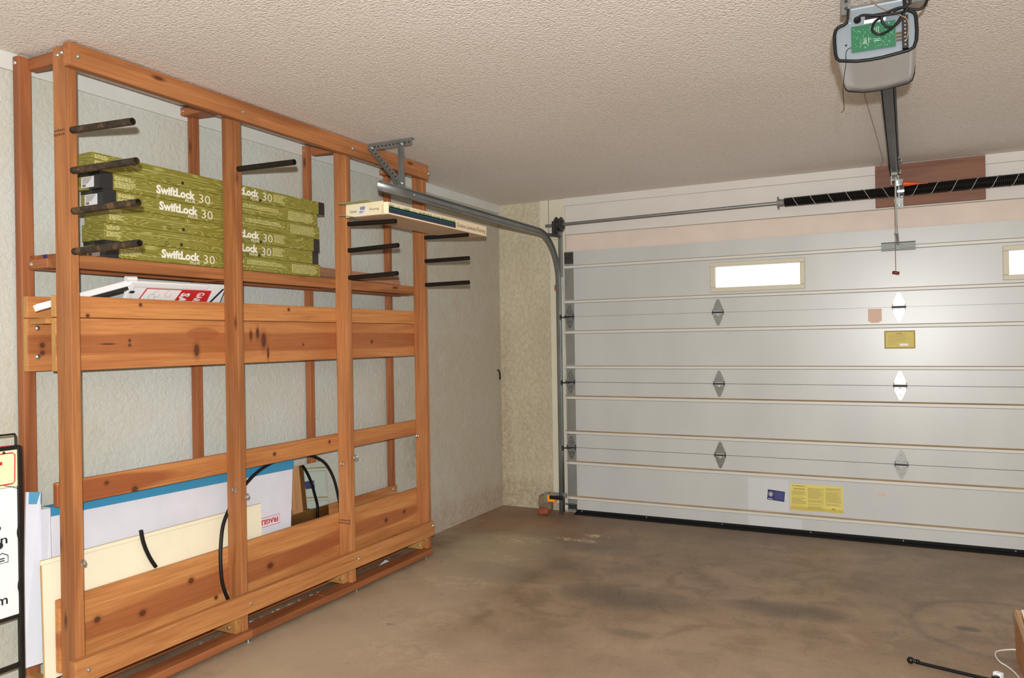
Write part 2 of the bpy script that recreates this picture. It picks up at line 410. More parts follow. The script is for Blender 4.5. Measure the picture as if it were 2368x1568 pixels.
# brushed silver cover of the opener
t = NT('brushed_silver'); v = t.noise(t.coord((300, 6, 300)), 1.0, 2)
t.base(t.ramp(v, [(.3, rgb(186, 184, 183)), (.7, rgb(190, 188, 188))]), .30, .55); MATS['brushed_silver'] = t.m
t = NT('spring_black'); t.base(rgb(16, 16, 17), .35, .3); MATS['spring_black'] = t.m

# ------------------------------------------------------------------ room
H = 2.577; WX = -.012; RX = 6.1; YB = -7.4
struct(MB().box(WX - .12, RX + .12, YB, .35, -.1, 0).build('floor', 'concrete'))
struct(MB().box(WX - .12, RX + .12, YB, .35, H, H + .1).build('ceiling', 'popcorn'))
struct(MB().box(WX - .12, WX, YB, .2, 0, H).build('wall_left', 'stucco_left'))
struct(MB().box(RX, RX + .12, YB, .2, 0, H).build('wall_right', 'wall_paint'))
struct(MB().box(WX, RX, YB - .12, YB, 0, H).build('wall_back', 'wall_paint'))
DL, DR = .607, 5.51                                               # door edges
struct(MB().box(WX, .56, 0, .2, 0, H).box(5.56, RX, 0, .2, 0, H).box(.56, 5.56, 0, .2, 2.13, H).build('wall_front', 'stucco_front'))
struct(MB().box(WX, WX + .014, YB, 0, 2.508, H).build('trim_1', 'white_trim', bevel=.002))
struct(MB().box(.62, 5.5, -.022, 0, 2.11, 2.272).build('trim_2', 'pink_timber', bevel=.003))
struct(MB().box(.60, 5.5, -.014, 0, 2.278, 2.515).box(.60, 5.5, -.024, 0, 2.515, H).build('trim_3', 'white_timber', bevel=.002))
struct(MB().box(.385, .462, -.02, 0, 2.247, H).box(.466, .598, -.012, 0, 2.247, H).build('trim_4', 'cream_timber', bevel=.002))
struct(MB().box(.47, .60, -.012, 0, 0.06, 2.245).box(.595, .618, -.03, 0, 0.0, 2.5).build('trim_5', 'cream_timber', bevel=.002))

# ------------------------------------------------------------------ garage door
door = bpy.data.objects.new('door_1', None); door.location = (3.06, -.05, 0); COL.objects.link(door)
struct(door, 'white sectional garage door closed across the far wall')
DY = -.045
wins = [(1.805, 2.465), (3.668, 4.328)]
def ribbed(mb, x0, x1, z0, z1, ribs):
    y = DY
    pts = [(y + .035, z0), (y, z0)]
    fm = {}
    for a, b in ribs:
        k = .010 if b < 1.15 else .004
        pts += [(y, a - .005), (y - .013, a), (y - .013, b - .004), (y - .012, b - .003), (y, b - .003 + k)]
        fm[len(pts) - 2] = 1; fm[len(pts) - 4] = 2
    pts += [(y, z1), (y + .035, z1)]
    mb.extr(pts, 'x', x0, x1, 0, fm)
zs = [.030, .536, 1.069, 1.602, 2.135]
for i in range(4):
    z0, z1 = zs[i] + .0015, zs[i + 1] - .0015
    b0 = zs[i + 1] - .533
    r1 = (b0 + .112, b0 + .133); r2 = (b0 + .396, b0 + .418)
    mb = MB()
    if i < 3: ribbed(mb, DL, DR, z0, z1, [r1, r2])
    else:
        ribbed(mb, DL, DR, z0, 1.757, [r1]); ribbed(mb, DL, DR, 1.972, z1, [r2])
        xs = [DL] + [x for w in wins for x in w] + [DR]
        for k in range(0, len(xs), 2): mb.box(xs[k], xs[k + 1], DY, DY + .035, 1.757, 1.972)
    if i < 3: mb.box(DL, DR, DY + .0352, DY + .040, z1 - .03, z1 + .02)
    mb.build('door_section', ['door_white', 'dust_brown', 'rib_face'], door)
    st = MB(); e0 = z0
    for a in (r1[0], r2[0], None):
        e1 = z1 if a is None else a - .005
        st.box(DL + .008, .694, DY - .003, DY, e0, e1)
        for q in (e0 + .02, e1 - .02): st.bolt((.665, DY - .003, q), (0, -1, 0), .004).bolt((.635, DY - .003, q), (0, -1, 0), .004)
        if a is not None: e0 = a + .026
    st.build('end_stile', 'galv_dull', door)
for x0, x1 in wins:
    fr = MB(); z0, z1 = 1.757, 1.972; w = .030
    for a in (0, 1):
        pass
    fr.box(x0 - .004, x1 + .004, DY - .012, DY + .03, z1 - w, z1 + .003).box(x0 - .004, x1 + .004, DY - .012, DY + .03, z0 - .003, z0 + w)
    fr.box(x0 - .004, x0 + w, DY - .012, DY + .03, z0 + w, z1 - w).box(x1 - w, x1 + .004, DY - .012, DY + .03, z0 + w, z1 - w)
    f = fr.build('window_frame', 'cream_frame', door, bevel=.004)
    MB().box(x0 + w, x1 - w, DY + .012, DY + .015, z0 + w, z1 - w).build('window_pane', 'window_glass', f)
seal = MB().extr([(DY + .03, .003), (DY - .065, .003), (DY - .055, .010), (DY - .012, .014), (DY - .012, .030), (DY + .03, .030)], 'x', .69, DR).build('bottom_seal', 'seal_black', door)  # real rubber seal; its black foot is flared to stand for the contact shadow
for x in (.739, 1.278, 1.859, 2.48, 3.067, 3.708): MB().bolt((x, DY - .012, .022), (0, -1, 0), .0055).build('screw', 'bolt_zinc', seal)
# hinges: two galvanised leaves and a pin on each
def hinge(x, z, stile=False):
    hw, hh = (.036, .095) if not stile else (.034, .09)
    y = DY - (.004 if not stile else .006)
    up = [(x - hw, z + .012), (x + hw, z + .012), (x + hw * .95, z + .035), (x + .009, z + hh), (x, z + hh + .005), (x - .009, z + hh), (x - hw * .95, z + .035)]
    dn = [(a, 2 * z - b) for a, b in up]
    dn = dn[:1] + [(x - .010, z - .012), (x - .008, z - .024), (x + .008, z - .024), (x + .010, z - .012)] + dn[1:]
    m = MB()
    for poly in (up, dn):
        n = len(poly); m.add([(a, y - .002, b) for a, b in poly] + [(a, y + .004, b) for a, b in poly], [tuple(range(n)), tuple(range(2 * n - 1, n - 1, -1))] + [(k, k + n, (k + 1) % n + n, (k + 1) % n) for k in range(n)])
    h = m.build('hinge', 'galvanised', door)
    MB().tube([(x - hw - .008, y - .008, z), (x + hw + .008, y - .008, z)], .006, 8).box(x - hw - .004, x - hw + .001, y - .012, y + .004, z - .018, z + .022).box(x + hw - .001, x + hw + .004, y - .012, y + .004, z - .018, z + .022).build('hinge_pin', 'dark_steel', h)
    sc = MB()
    for dx, dz in ((-.02, .024), (.02, .024), (0, .062), (-.02, -.026), (.02, -.026), (0, -.062)): sc.bolt((x + dx, y - .002, z + dz), (0, -1, 0), .0045)
    sc.build('screw', 'bolt_zinc', h)
    return h
for z in (.536, 1.069, 1.602):
    for x in (1.853, 3.063, 4.275): hinge(x, z)
    h = hinge(.655, z, True)
    MB().tube([(.585, DY - .05, z - .004), (.625, DY - .02, z - .004), (.66, DY - .016, z - .004)], .006, 8).tube([(.588, DY - .055, z - .004), (.600, DY - .055, z - .004)], .02, 12).build('roller', 'dark_steel', h)
# top roller fixture and bottom corner fixture
tf = MB().box(.618, .694, DY - .012, DY - .003, 2.035, 2.125).box(.63, .675, DY - .03, DY - .012, 2.085, 2.09).box(.655, .68, DY - .022, DY - .01, 2.075, 2.098).build('top_fixture', 'dark_steel', door)
MB().box(.609, .690, DY - .002, DY + .03, .003, .0295).build('end_filler', 'galv_dull', door)
bf = MB().box(.618, .692, DY - .008, DY - .003, .032, .075).tube([(.60, DY - .03, .075), (.69, DY - .012, .068)], .006, 8).build('bottom_fixture', 'dark_steel', door)
# opener bracket across the top section
br = MB().extr([(DY, 1.985), (DY - .045, 1.985), (DY - .045, 1.992), (DY - .022, 1.996), (DY - .022, 2.035), (DY - .012, 2.042), (DY, 2.042)], 'x', 2.962, 3.169).box(3.05, 3.08, DY - .05, DY - .03, 1.985, 2.02)
br.build('opener_bracket', 'bracket_zinc', door)
# stickers on the door
def sticker(name, mat, x0, x1, z0, z1, rot=0.0, y=DY - .0008):
    cx, cz = (x0 + x1) / 2, (z0 + z1) / 2; c, s_ = math.cos(rot), math.sin(rot)
    return lambda u, v: (cx + (u - .5) * (x1 - x0) * c - (v - .5) * (z1 - z0) * s_, y, cz + (u - .5) * (x1 - x0) * s_ + (v - .5) * (z1 - z0) * c)
def patch(mb, F, u0, u1, v0, v1, dy=0.0, mi=0):
    p = [F(u0, v0), F(u1, v0), F(u1, v1), F(u0, v1)]
    mb.quadslab([(a, b - dy, c) for a, b, c in p], .0007, mi)
F = sticker('x', '', 2.343, 2.694, .172, .358, 0.0)
m = MB(); patch(m, F, 0, 1, 0, 1); patch(m, F, .0, 1, .0, .12, .0002, 1)
W = m.build('warning_label', ['yellow_label', 'yellow_dark'], door)
m = MB()
for c0, c1, v1, v0 in ((.03, .31, .72, .10), (.34, .65, .86, .06), (.675, .97, .90, .22)):
    v = v1
    while v > v0:
        patch(m, F, c0, c1 - random.uniform(0, .10) * (random.random() < .4), v, v + .016, .0005); v -= .028 if random.random() < .85 else .06
patch(m, F, .07, .29, .78, .84, .0005)
m.build('fine_print', 'olive_print', W)
m = MB()
for u in (.045, .265):
    p = [F(u, .905), F(u + .025, .905), F(u + .0125, .955)]
    m.add([(a, b - .0006, c) for a, b, c in p], [(0, 1, 2)])
text_into(m, 'WARNING', Vector(F(.09, .905)) + Vector((0, -.0006, 0)), (1, 0, 0), (0, 0, 1), .0078, .056, .02)
text_into(m, 'ATS', Vector(F(.79, .10)) + Vector((0, -.0006, 0)), (1, 0, 0), (0, 0, 1), .0105, .022, .04)
m.build('heading_print', 'brown_print', W)
F = sticker('x', '', 2.187, 2.306, .226, .300, -.085)
m = MB(); patch(m, F, 0, 1, 0, 1); L = m.build('navy_label', 'navy_label', door)
m = MB(); patch(m, F, .42, .96, .12, .88, .0004); m.build('label_panel', 'navy_light', L)
c = Vector(F(.19, .58)); m = MB()
m.tube([c + Vector((math.cos(k * pi / 12) * .016, -.0006, math.sin(k * pi / 12) * .016)) for k in range(24)], .0016, 6, closed=True)
m.lathe(c, (0, -1, 0), [(0, .009), (.0008, .009)], 16).box(c.x - .004, c.x + .004, c.y - .0008, c.y, c.z - .014, c.z - .006)
patch(m, F, .06, .32, .08, .14, .0004); m.build('emblem', 'silver_print', L)
F = sticker('x', '', 2.97, 3.159, 1.320, 1.443)
m = MB(); patch(m, F, 0, 1, 0, 1); L = m.build('caution_label', 'yellow_dark', door)
m = MB()
for k in range(22):
    u = .01 + k * .0445
    for v0, v1 in ((.93, .985), (.015, .07)): patch(m, F, u, u + .03, v0, v1, .0004)
for k in range(13):
    v = .09 + k * .065
    for u0, u1 in ((.012, .045), (.955, .988)): patch(m, F, u0, u1, v, v + .042, .0004)
text_into(m, 'CAUTION', Vector(F(.40, .80)) + Vector((0, -.0006, 0)), (1, 0, 0), (0, 0, 1), .0075, .036, .02)
m.build('border_print', 'brown_print', L)
m = MB()
for k in range(7): patch(m, F, .14, .84 - random.uniform(0, .2) if k < 5 else .35, .74 - k * .085, .765 - k * .085, .0005)
m.build('fine_print', 'olive_print', L)
m = MB(); patch(m, F, .50, .77, .16, .28, .0005); m.build('label_panel', 'silver_print', L)
F = sticker('x', '', 2.872, 2.957, 1.508, 1.595)
m = MB(); patch(m, F, 0, 1, 0, 1); patch(m, F, .15, .83, -.1, 0); m.build('faded_label', 'peach_label', door)
F = sticker('x', '', 2.915, 2.965, .315, .335, -.06)
m = MB(); patch(m, F, 0, 1, 0, 1); m.build('faded_label', 'peach_label', door)

m = MB().box(2.05, 2.335, DY - .0005, DY, .150, .380).build('touch_up_patch', 'door_patch', door)
MB().box(2.05, 2.42, DY - .0005, DY, .034, .105).build('touch_up_patch', 'door_patch', door)
# plywood panel behind the opener
ply = MB().box(2.93, 3.578, -.042, -.022, 2.285, 2.571).build('plywood_panel', 'plywood', bevel=.002)
tag(ply, 'brown plywood backing panel on the white header above the garage door', 'board')

# ------------------------------------------------------------------ door track
tr = thing('door_track', (.585, -.1, 0), 'galvanised steel track curving from the left door jamb to the ceiling hanger', 'track')
path = [(-.1, .006), (-.1, .5), (-.1, 1.0), (-.1, 1.5), (-.1, 1.87)]
R = .385; N = 14
for k in range(1, N + 1):
    a = pi / 2 * k / N; path.append((-.1 - R + R * math.cos(a), 1.87 + R * math.sin(a)))
path += [(-1.2, 2.258), (-2.0, 2.262), (-2.50, 2.265)]
prof = [(-.020, .016), (-.027, .013), (-.028, -.004), (-.020, -.015), (0, -.018), (.020, -.015), (.028, -.004), (.027, .013), (.020, .016)]
m = MB(); npf = len(prof); TX = .583
for i, (y, z) in enumerate(path):
    a = Vector(path[max(i - 1, 0)]); b = Vector(path[min(i + 1, len(path) - 1)]); d = (b - a).normalized(); n = Vector((-d.y, d.x))
    for p, q in prof:
        m.v.append((TX + q, y + n.x * p, z + n.y * p))
for i in range(len(path) - 1):
    for k in range(npf - 1):
        m.f.append((i * npf + k, i * npf + k + 1, (i + 1) * npf + k + 1, (i + 1) * npf + k)); m.mi.append(0)
o = m.build('track_rail', 'track_zinc', tr, smooth=50)
sd = o.modifiers.new('thick', 'SOLIDIFY'); sd.thickness = .0022; sd.offset = 0
m = MB()
for z, mt in ((1.905, 0), (1.865, 1)): pass
for z, mat in ((1.935, 'teal_mark'), (1.895, 'red_mark'), (1.86, 'teal_mark'), (1.825, 'red_mark')):
    MB().box(TX - .0198, TX - .0168, -.118, -.086, z - .012, z + .012).build('paint_mark', mat, o)
MB().box(TX - .035, TX - .012, -.075, -.02, 1.81, 1.872).box(TX - .035, TX - .024, -.105, -.07, 1.82, 1.862).build('track_clip', 'brick', tr)
for z in (.35, .9, 1.1, 1.45): 
    MB().box(TX - .022, TX - .016, -.085, -.01, z - .02, z + .02).box(TX - .05, TX - .016, -.016, -.011, z - .02, z + .02).bolt((TX - .04, -.016, z), (0, -1, 0), .007).build('jamb_bracket', 'galv_dull', tr)
MB().box(TX - .006, TX + .012, -.035, -.031, 1.93, 2.33).box(TX - .010, TX - .006, -.075, -.031, 1.95, 2.33).build('flag_bracket', 'galv_dull', tr)
MB().tube([(TX - .002, -.30, 2.252), (TX - .002, -.12, 2.262), (TX - .002, -.06, 2.262)], .012, 8).build('brace', 'dark_steel', tr)
# perforated hanger
def angle_bar(a, b, wdir, w, holes, name, par, flange=True, mat='galvanised'):
    a, b, wd = Vector(a), Vector(b), Vector(wdir).normalized(); d = (b - a); L_ = d.length; d.normalize(); n = d.cross(wd).normalized()
    c = (a + b) / 2
    m = MB().obox(c, (d, wd, n), (L_ / 2, w / 2, .0015))
    if flange: m.obox(c - wd * w / 2 + n * w / 2 * .7, (d, n, wd), (L_ / 2, w / 2 * .7, .0015))
    o_ = m.build(name, mat, par)
    hm = MB()
    for k in range(holes):
        p = a + d * L_ * (k + .8) / (holes + .6)
        hm.lathe(p - n * .0021, n, [(0, .0055), (.0042, .0055)], 10)
    if holes: hm.build('hole', 'black_print', o_)
    return o_
hy = -2.262
hg = angle_bar((.329, hy, 2.551), (.634, hy, 2.551), (0, 0, -1), .038, 11, 'hanger_angle', tr)
angle_bar((.352, hy - .004, 2.548), (.575, hy - .004, 2.305), (.74, 0, .67), .030, 11, 'hanger_brace', tr)
angle_bar((.570, hy - .007, 2.560), (.570, hy - .007, 2.292), (1, 0, 0), .028, 0, 'hanger_strap', tr)
m = MB()
for p in ((.356, hy - .008, 2.548), (.57, hy - .012, 2.543), (.565, hy - .012, 2.322)): m.bolt(p, (0, -1, 0), .007)
m.bolt((TX - .02 + .04, -2.2, 2.262), (1, 0, 0), .007).box(.545, .575, hy - .03, hy + .03, 2.288, 2.294)
m.build('bolt', 'bolt_zinc', tr)

# ------------------------------------------------------------------ torsion spring assembly
ts = thing('torsion_spring', (2.3, -.1, 2.36), 'long black torsion spring on a thin steel shaft above the garage door', 'spring')
def sz(x): return 2.350 + (x - .48) * .0100
YS = -.105
MB().tube([(.478, YS, sz(.478)), (5.6, YS, sz(5.6))], .0125, 14).build('shaft', 'steel', ts, smooth=40)
m = MB(); xd = .60
m.lathe((xd - .028, YS, sz(xd)), (1, 0, 0), [(0, .060), (.006, .066), (.012, .060), (.018, .050), (.036, .050), (.042, .058), (.048, .062), (.056, .052), (.060, .03), (.062, .03)], 28)
dr = m.build('cable_drum', 'dark_steel', ts, smooth=40)
MB().bolt((xd + .034, YS - .02, sz(xd) + .024), (1, 0, 0), .008).bolt((xd + .034, YS + .02, sz(xd) - .024), (1, 0, 0), .008).build('set_screw', 'black_iron', dr)
MB().box(xd - .055, xd - .03, YS - .03, -.012, sz(xd) - .09, sz(xd) + .03).build('bearing_bracket', 'dark_steel', ts)
MB().tube([(xd - .012, YS + .052, sz(xd)), (.625, -.062, 1.2), (.63, -.062, .08)], .0016, 6).build('lift_cable', 'galvanised', ts)
def coil(x0, x1, r0, r1, name):
    pts = []; rr = []; turns = int((x1 - x0) / .0105); n = turns * 14
    for k in range(n + 1):
        f = k / n; a = f * turns * 2 * pi; r = r0 + (r1 - r0) * f; x = x0 + (x1 - x0) * f
        pts.append((x, YS + math.cos(a) * r, sz(x) + math.sin(a) * r))
    return MB().tube(pts, .0060, 5).build(name, 'spring_black', ts, smooth=60)
def stripe(x0, x1, r0, r1, pitch, par):
    m = MB(); turns = (x1 - x0) / abs(pitch); n = int(turns * 26); pts = []
    for k in range(n + 1):
        f = k / n; a = f * turns * 2 * pi * (1 if pitch > 0 else -1); r = r0 + (r1 - r0) * f + .0058; x = x0 + (x1 - x0) * f
        pts.append((x, YS + math.cos(a) * r, sz(x) + math.sin(a) * r))
    m.tube(pts, .0015, 5).build('paint_stripe', 'silver_print', par)
c1 = coil(2.345, 3.07, .027, .030, 'spring_coil'); stripe(2.36, 3.05, .027, .030, .115, c1)
c2 = coil(3.10, 4.15, .031, .033, 'spring_coil'); stripe(3.12, 4.13, .031, .033, -.112, c2)
m = MB().lathe((2.295, YS, sz(2.3)), (1, 0, 0), [(0, .022), (.004, .034), (.014, .034), (.018, .026), (.05, .026), (.056, .03)], 20)
for k in range(4):
    a = k * pi / 2 + .4; m.lathe((2.303, YS + math.cos(a) * .03, sz(2.3) + math.sin(a) * .03), (0, math.cos(a), math.sin(a)), [(0, .006), (.016, .006)], 8)
m.build('winding_cone', 'galv_dull', ts, smooth=40)
m = MB().box(3.072, 3.078, YS - .045, -.045, sz(3.08) - .085, sz(3.08) + .06).box(3.055, 3.10, -.048, -.043, sz(3.08) - .105, sz(3.08) + .09).lathe((3.066, YS, sz(3.08)), (1, 0, 0), [(0, .038), (.04, .038)], 18)
m.box(3.046, 3.086, YS - .05, YS - .044, sz(3.08) - .095, sz(3.08) - .055)
m.build('centre_bracket', 'galvanised', ts)

# ------------------------------------------------------------------ garage door opener
op = thing('garage_door_opener', (3.04, -3.0, 2.31), 'ceiling hung garage door opener with its back cover off, long rail and arm', 'opener')
outl = [(2.956, 2.482), (2.954, 2.449), (2.950, 2.440), (2.941, 2.434), (2.924, 2.429), (2.916, 2.421), (2.912, 2.405), (2.912, 2.382), (2.914, 2.345), (2.918, 2.328), (2.927, 2.319), (2.976, 2.309), (3.015, 2.307), (3.053, 2.308), (3.128, 2.317), (3.143, 2.325), (3.150, 2.345), (3.152, 2.376), (3.150, 2.418), (3.147, 2.430), (3.139, 2.438), (3.120, 2.448), (3.118, 2.482)]
def ring(y, taper=0.0, zt=0.0):
    cx = 3.034
    return [(cx + (x - cx) * (1 - taper), y, 2.45 + (z - 2.45) * (1 + zt)) for x, z in outl]
m = MB(); n = len(outl); secs = [(-3.165, 0, 0), (-3.05, .0, .01), (-2.92, .015, .02), (-2.82, .04, .02), (-2.795, .08, -.04)]
for y, tp, zt in secs: m.v += ring(y, tp, zt)
for i in range(len(secs) - 1):
    for k in range(n):
        k2 = (k + 1) % n; m.f.append((i * n + k, i * n + k2, (i + 1) * n + k2, (i + 1) * n + k)); m.mi.append(0)
m.f.append(tuple((len(secs) - 1) * n + k for k in range(n))); m.mi.append(0)
cover = m.build('motor_cover', 'brushed_silver', op, smooth=50)
m = MB().add([(x, -3.158, z) for x, z in outl], [tuple(range(n))]); m.build('back_plate', 'motor_plate', op)
m = MB().tube([p for p in ring(-3.166)][:n], .0055, 8); m.build('gasket', 'black_rubber', op, smooth=60)
m = MB().tube([p for p in ring(-2.815, .045, .02)], .004, 8); m.build('gasket', 'black_rubber', op, smooth=60)
bp = MB().obox((3.0275, -3.170, 2.3785), ((1, 0, -.012), (0, 1, 0), (0, 0, 1)), (.0645, .0012, .0415)).build('circuit_board', 'pcb_green', op)
m = MB(); rnd = random.Random(3)
for k in range(95):
    x = rnd.uniform(2.968, 3.088); z = rnd.uniform(2.342, 2.414); m.box(x, x + rnd.uniform(.0008, .002), -3.1724, -3.1712, z, z + rnd.uniform(.0008, .002))
for x in (3.005, 3.030, 3.036, 3.042, 3.0, 3.014): m.box(x, x + .0014, -3.1722, -3.1712, 2.385 if x > 3.02 else 2.36, 2.406 if x > 3.02 else 2.378)
for k in range(10):
    a = pi * k / 9; m.box(3.0 + .012 * math.cos(a), 3.0016 + .012 * math.cos(a), -3.1722, -3.1712, 2.35 + .010 * math.sin(a), 2.3514 + .010 * math.sin(a))
m.box(3.028, 3.05, -3.1722, -3.1712, 2.362, 2.3635).box(3.03, 3.048, -3.1722, -3.1712, 2.368, 2.3692)
m.build('solder_points', 'pcb_copper', bp)
tb = MB().box(3.110, 3.128, -3.176, -3.160, 2.323, 2.427).build('terminal_strip', 'black_plastic', op)
for k in range(8): MB().bolt((3.119, -3.176, 2.334 + k * .0122), (0, -1, 0), .0034).build('terminal_screw', 'bolt_zinc', tb)
m = MB()
for k in range(3): m.box(3.093, 3.112, -3.170, -3.166, 2.352 + k * .011, 2.357 + k * .011)
m.build('connector', 'brown_print', op)
MB().box(3.001, 3.064, -3.164, -3.159, 2.426, 2.437).build('white_sticker', 'white_paper', op)
MB().box(3.004, 3.064, -3.166, -3.159, 2.440, 2.452).bolt((3.02, -3.166, 2.446), (0, -1, 0), .003).bolt((3.035, -3.166, 2.446), (0, -1, 0), .003).build('slot_panel', 'black_plastic', op)
cord = [(2.981, 2.441), (2.999, 2.447), (3.046, 2.436), (3.099, 2.434), (3.117, 2.436), (3.106, 2.414), (3.084, 2.397), (3.062, 2.403), (3.053, 2.425), (3.062, 2.438), (3.1, 2.45), (3.126, 2.447), (3.112, 2.43), (3.09, 2.4), (3.063, 2.381), (3.043, 2.377), (3.026, 2.393), (3.031, 2.417), (3.051, 2.433), (3.089, 2.447), (3.122, 2.457), (3.135, 2.469), (3.12, 2.52), (3.05, 2.56)]
def spline(pts, sub=8, closed=False):
    P = [Vector(p) for p in pts]; out = []
    for i in range(len(P) - 1):
        p0, p1, p2, p3 = P[max(i - 1, 0)], P[i], P[i + 1], P[min(i + 2, len(P) - 1)]
        for k in range(sub):
            t_ = k / sub; out.append(.5 * ((2 * p1) + (p2 - p0) * t_ + (2 * p0 - 5 * p1 + 4 * p2 - p3) * t_ ** 2 + (3 * p1 - p0 - 3 * p2 + p3) * t_ ** 3))
    return out + [P[-1]]
pc = MB().tube(spline([(x, -3.180 - .008 * math.sin(i * .9), z) for i, (x, z) in enumerate(cord)], 8), .0040, 8).build('power_cord', 'black_rubber', op, smooth=60)
MB().lathe((2.981, -3.158, 2.443), (0, -1, 0), [(0, .011), (.008, .011), (.016, .007), (.022, .005)], 14).build('grommet', 'black_rubber', pc, smooth=40)
MB().tube(spline([(3.126, -3.15, 2.455), (3.158, -3.15, 2.446), (3.176, -3.15, 2.457), (3.182, -3.13, 2.50), (3.15, -3.1, 2.56)], 8), .0045, 8).build('power_cord', 'black_rubber', op, smooth=60)
MB().tube(spline([(3.02, -3.16, 2.50), (3.034, -3.178, 2.478), (3.06, -3.182, 2.455), (3.10, -3.182, 2.43), (3.124, -3.18, 2.411), (3.128, -3.178, 2.38), (3.122, -3.177, 2.345)], 6), .0014, 6).build('bell_wire', 'copper_wire', op)
MB().tube(spline([(2.963, -3.17, 2.354), (2.952, -3.17, 2.351), (2.946, -3.172, 2.337), (2.946, -3.176, 2.304), (2.939, -3.176, 2.255), (2.936, -3.176, 2.212), (2.938, -3.176, 2.159), (2.930, -3.176, 2.146)], 6), .0012, 6).build('antenna_wire', 'black_rubber', op)
MB().lathe((2.946, -3.1585, 2.368), (0, -1, 0), [(0, .0035), (.002, .0035)], 10).build('plate_hole', 'black_plastic', op)
angle_bar((2.93, -3.10, 2.50), (3.19, -3.10, 2.50), (0, 0, 1), .03, 12, 'perforated_bar', op)
for x in (2.945, 3.175): angle_bar((x, -3.104, 2.49), (x, -3.104, 2.576), (1, 0, 0), .028, 3, 'hanger_strap', op)
MB().box(2.953, 2.962, -3.17, -3.10, 2.44, 2.50).box(2.98, 3.10, -3.12, -2.85, 2.478, 2.497).build('motor_chassis', 'galvanised', op)
rail = MB().box(3.026, 3.076, -2.86, -.13, 2.470, 2.476).box(3.026, 3.031, -2.86, -.13, 2.470, 2.510).box(3.071, 3.076, -2.86, -.13, 2.470, 2.510).box(3.020, 3.034, -2.86, -.13, 2.508, 2.512).box(3.068, 3.083, -2.86, -.13, 2.508, 2.512).build('rail', 'dark_steel', op, bevel=.001)
MB().box(3.030, 3.072, -.16, -.0485, 2.44, 2.50).bolt((3.034, -.16, 2.455), (0, -1, 0), .006).bolt((3.07, -.16, 2.455), (0, -1, 0), .006).box(3.028, 3.033, -.17, -.12, 2.41, 2.47).box(3.073, 3.078, -.17, -.12, 2.41, 2.47).build('header_bracket', 'galvanised', op)
MB().tube([(3.078, -.62, 2.50), (3.092, -.62, 2.49), (3.092, -.62, 2.475)], .008, 8).lathe((3.084, -.32, 2.478), (0, 0, -1), [(0, .008), (.022, .008)], 10).build('rail_bolt', 'bolt_zinc', op)
MB().box(3.036, 3.068, -.30, -.19, 2.452, 2.470).build('trolley', 'galv_dull', op)
ar = MB().obox((3.0565, -.195, 2.265), ((.0, .22, -.40), (1, 0, 0), (0, .4, .22)), (.22, .0035, .010)).obox((3.063, -.115, 2.22), ((0, .1, -.40), (1, 0, 0), (0, .4, .1)), (.14, .003, .009))
ar = MB().obox((3.0565, -.19, 2.30), ((-.003, .07, -.36), (1, 0, 0), (0, .36, .07)), (.16, .0040, .007)).obox((3.0595, -.15, 2.185), ((.004, .08, -.23), (1, 0, 0), (0, .23, .08)), (.115, .0040, .007)).tube([(3.06, -.12, 2.09), (3.062, -.10, 2.05), (3.064, -.085, 2.01)], .008, 8)
ar = ar.build('door_arm', 'arm_zinc', op)
MB().bolt((3.052, -.175, 2.285), (-1, 0, 0), .009).bolt((3.05, -.118, 2.09), (-1, 0, 0), .009).build('bolt', 'bolt_zinc', ar)
rc = MB().tube([(3.052, -.25, 2.455), (3.051, -.25, 2.1), (3.051, -.25, 1.825)], .0018, 6).build('release_cord', 'copper_wire', op)
MB().lathe((3.030, -.25, 1.826), (1, 0, -.22), [(0, .008), (.002, .0095), (.040, .0095), (.042, .008)], 14).build('release_handle', 'red_handle', rc, smooth=40)
MB().lathe((3.096, -.165, 2.412), (.96, .08, -.05), [(0, .008), (.004, .016), (.03, .016), (.10, .005), (.15, .002)], 14).build('marker_flag', 'orange_flag', op, smooth=40)
MB().tube([(2.944, -3.0, 2.50), (2.944, -2.6, 2.571), (2.944, -1.77, 2.573), (2.966, -1.0, 2.573), (2.984, -.2, 2.573), (2.95, -.03, 2.53)], .0014, 6).build('sensor_wire', 'copper_wire', op)

# ------------------------------------------------------------------ lumber rack
PW, PD = .0876, .0375
XF = .2863; XI = XF - PW; XB = XF + PD; ZT = 2.571
PY = [-4.058, -3.233, -2.4184, -1.629]
YA, YE = -4.074, -1.615
rack = thing('lumber_rack', (.17, -2.85, 0), 'tall open timber storage rack with steel pegs standing along the left wall', 'rack')
def lum(name, x0, x1, y0, y1, z0, z1, mat, par=rack): return MB().box(x0, x1, y0, y1, z0, z1).build(name, mat, par, bevel=.003)
def stamp(par, x0, x1, y, z, face):
    m = MB(); r = random.Random(4)
    for row in (0, 1):
        u = x0
        while u < x1:
            w = r.uniform(.003, .008); zz = z - row * .016; h = r.uniform(.007, .011)
            if face == 'y': m.box(u, min(u + w, x1), y - .0006, y, zz, zz + h)
            u += w + .004
    m.build('grade_stamp', 'stamp_ink', par)
posts = []
for i, y in enumerate(PY):
    posts.append(lum('front_post', XI, XF, y, y + PD, .058, ZT if i == 0 else ZT - .02, 'wood_z'))
bolts = lambda par, L_: [MB().bolt(c, d, r).build('bolt', 'bolt_zinc', par) for c, d, r in L_]
BP = [-4.092, -3.262, -2.457, -1.678]
